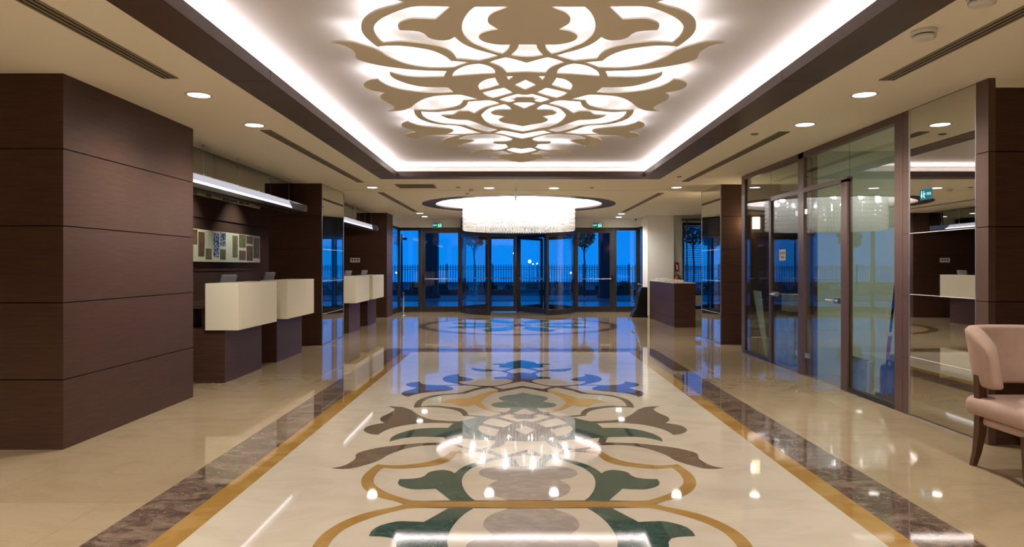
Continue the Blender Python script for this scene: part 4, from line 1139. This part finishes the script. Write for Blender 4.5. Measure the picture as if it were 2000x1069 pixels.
# ------------------------------------------------------------------ OUTSIDE
g = box('ground_paving', (-40, 40, 20.45, 27.0, -0.14, -0.02), M['paving'], kind='structure')
box('ground_kerb', (-40, 40, 27.0, 27.5, -0.14, 0.0), M['kerb'], kind='structure')
box('ground_road', (-40, 40, 27.5, 33.2, -0.14, -0.04), M['asphalt'], kind='structure')
box('ground_verge', (-40, 40, 33.2, 60, -0.14, 0.0), M['kerb'], kind='structure')
box('planter_wall', (-26, 26, 33.2, 33.5, 0.0, 0.22), M['kerb'], kind='structure')
YF = 36.0
def fence_panel(x, first=None):
    t = empty('fence_panel', (x, YF, 0), 0, 'black iron railing panel with spear tops beyond the road', 'fence', 'iron railing panels beyond the road')
    mb = MB()
    for z in (0.45, 1.20, 1.30): mb.box(-1.172, 1.172, -0.015, 0.015, z, z + 0.03)
    mb.build('rail', M['fence'], t)
    mb = MB()
    for k in range(18):
        px = -1.14 + k * 2.28 / 17
        mb.cyl(px, 0, 0.3, 1.38, 0.016, n=4); mb.cyl(px, 0, 1.38, 1.46, 0.034, 0.004, n=4)
    mb.build('pickets', M['fence'], t)
    MB().box(-1.225, -1.175, -0.025, 0.025, 0, 1.5).build('post', M['fence'], t)
    return t
fp0 = fence_panel(-16.8)
for k in range(1, 15):
    c = copy_tree(fp0); c.location.x = -16.8 + 2.4 * k
def foliage(n, cx, cz, rx, ry, rz, size, rnd):
    mb = MB()
    for _ in range(n):
        while True:
            p = Vector((rnd.uniform(-1, 1), rnd.uniform(-1, 1), rnd.uniform(-1, 1)))
            if 0.15 < p.length < 1: break
        c = Vector((cx + p.x * rx, p.y * ry, cz + p.z * rz))
        d = Vector((rnd.gauss(0, 1), rnd.gauss(0, 1), rnd.gauss(0, 1))).normalized()
        e_ = d.orthogonal().normalized() * size * 0.35
        d = d * size
        mb.add([c - d * .5, c + e_, c + d * .5, c - e_], [(0, 1, 2, 3)])
    return mb
rnd = random.Random(7)
sh0 = empty('shrub', (0, 34.6, 0), 0, 'low dark shrub in the bed in front of the iron railing', 'shrub', 'low shrubs in front of the railing')
foliage(260, 0, 0.20, 0.42, 0.3, 0.24, 0.24, rnd).build('foliage', M['leaf'], sh0)
MB().tube([(0, 0, 0), (0.02, 0, 0.3)], 0.02, 6).build('stem', M['bark'], sh0)
for k in range(30):
    c = copy_tree(sh0) if k else sh0
    c.location = (-16.5 + k * 1.16 + rnd.uniform(-.05, .05), 34.6 + rnd.uniform(-.2, .2), 0)
    s_ = rnd.uniform(0.8, 1.15); c.scale = (s_, s_, s_ * rnd.uniform(0.8, 1.3)); c.rotation_euler.z = rnd.uniform(0, 6)
def tree(x, y, h, r, label):
    t = empty('tree', (x, y, 0), 0, label, 'tree')
    mb = MB(); mb.tube([(0, 0, 0), (0.03, 0, h * 0.4), (-0.02, 0, h * 0.65), (0.0, 0, h * 0.8)], [0.05, 0.04, 0.035, 0.02])
    for k in range(7):
        a = k * 2.4; mb.tube([(0, 0, h * 0.62 + k * 0.03), (r * .5 * math.cos(a), r * .5 * math.sin(a), h * 0.75 + k * .03), (r * .85 * math.cos(a), r * .85 * math.sin(a), h * 0.82 + k * .05)], 0.012, 5)
    mb.build('trunk', M['bark'], t)
    foliage(420, 0, h - r * 0.85, r, r, r * 0.9, 0.16, rnd).build('foliage', M['leaf'], t)
tree(-1.85, 31.0, 3.1, 0.50, 'slim young tree outside behind the left side of the revolving door')
tree(3.15, 31.0, 3.1, 0.50, 'slim young tree outside behind the right entrance door')
tree(8.1, 31.0, 3.4, 0.62, 'young tree outside behind the window with the blind')
tree(-8.0, 31.0, 3.1, 0.55, 'young tree outside to the left of the entrance')
tree(13.5, 31.0, 3.1, 0.55, 'young tree outside far to the right of the entrance')
for x, lab in ((-3.70, 'dark square column outside behind the left entrance door'), (4.02, 'dark square column outside behind the right entrance door')):
    t = empty('portico_column', (x, 30.0, 0), 0, lab, 'column')
    MB().box(-0.32, 0.32, -0.32, 0.32, -0.04, 3.3).build('shaft', M['column'], t)
    MB().box(-0.38, 0.38, -0.38, 0.38, -0.04, 0.12).build('plinth', M['kerb'], t)
lp = empty('lamp_post', (-4.9, 29.5, 0), 0, 'dark lamp post outside behind the leftmost window', 'lamp post')
MB().cyl(0, 0, 0, 2.75, 0.045, 0.035, n=10).build('pole', M['fence'], lp)
MB().box(-0.02, 0.22, -0.06, 0.06, 2.50, 2.60).build('lamp_head', M['fence'], lp)
for i, (px, py, r_, lab) in enumerate(((1034.5, 511, 0.16, 'bright distant light seen right of the revolving door centre post'), (1049, 515.5, 0.08, 'small distant light just right of the brightest one'),
                                 (1041, 516, 0.06, 'faint distant light between the two brighter ones'), (1115, 533, 0.08, 'distant light low beside the right entrance door'),
                                 (1003, 495, 0.06, 'distant light left of the revolving door centre post'))):
    Yd = 75.0
    t = empty('street_lamp', ((px - 1006) * Yd / 1333, Yd, 0), 0, lab, 'street lamp')
    z = 1.35 - (py - 521) * Yd / 1333
    MB().cyl(0, 0, -0.1, z, 0.03, n=6).build('pole', M['fence'], t)
    mb = MB(); mb.smooth = True; mb.lathe(0, 0, [(r_ * .3, z - r_), (r_ * .9, z - r_ * .5), (r_, z), (r_ * .9, z + r_ * .5), (r_ * .3, z + r_)], 12); mb.build('globe', M['street'], t)
sea = box('ground_sea', (-120, 120, 60, 300, -0.3, -0.12), M['sea'], kind='structure')
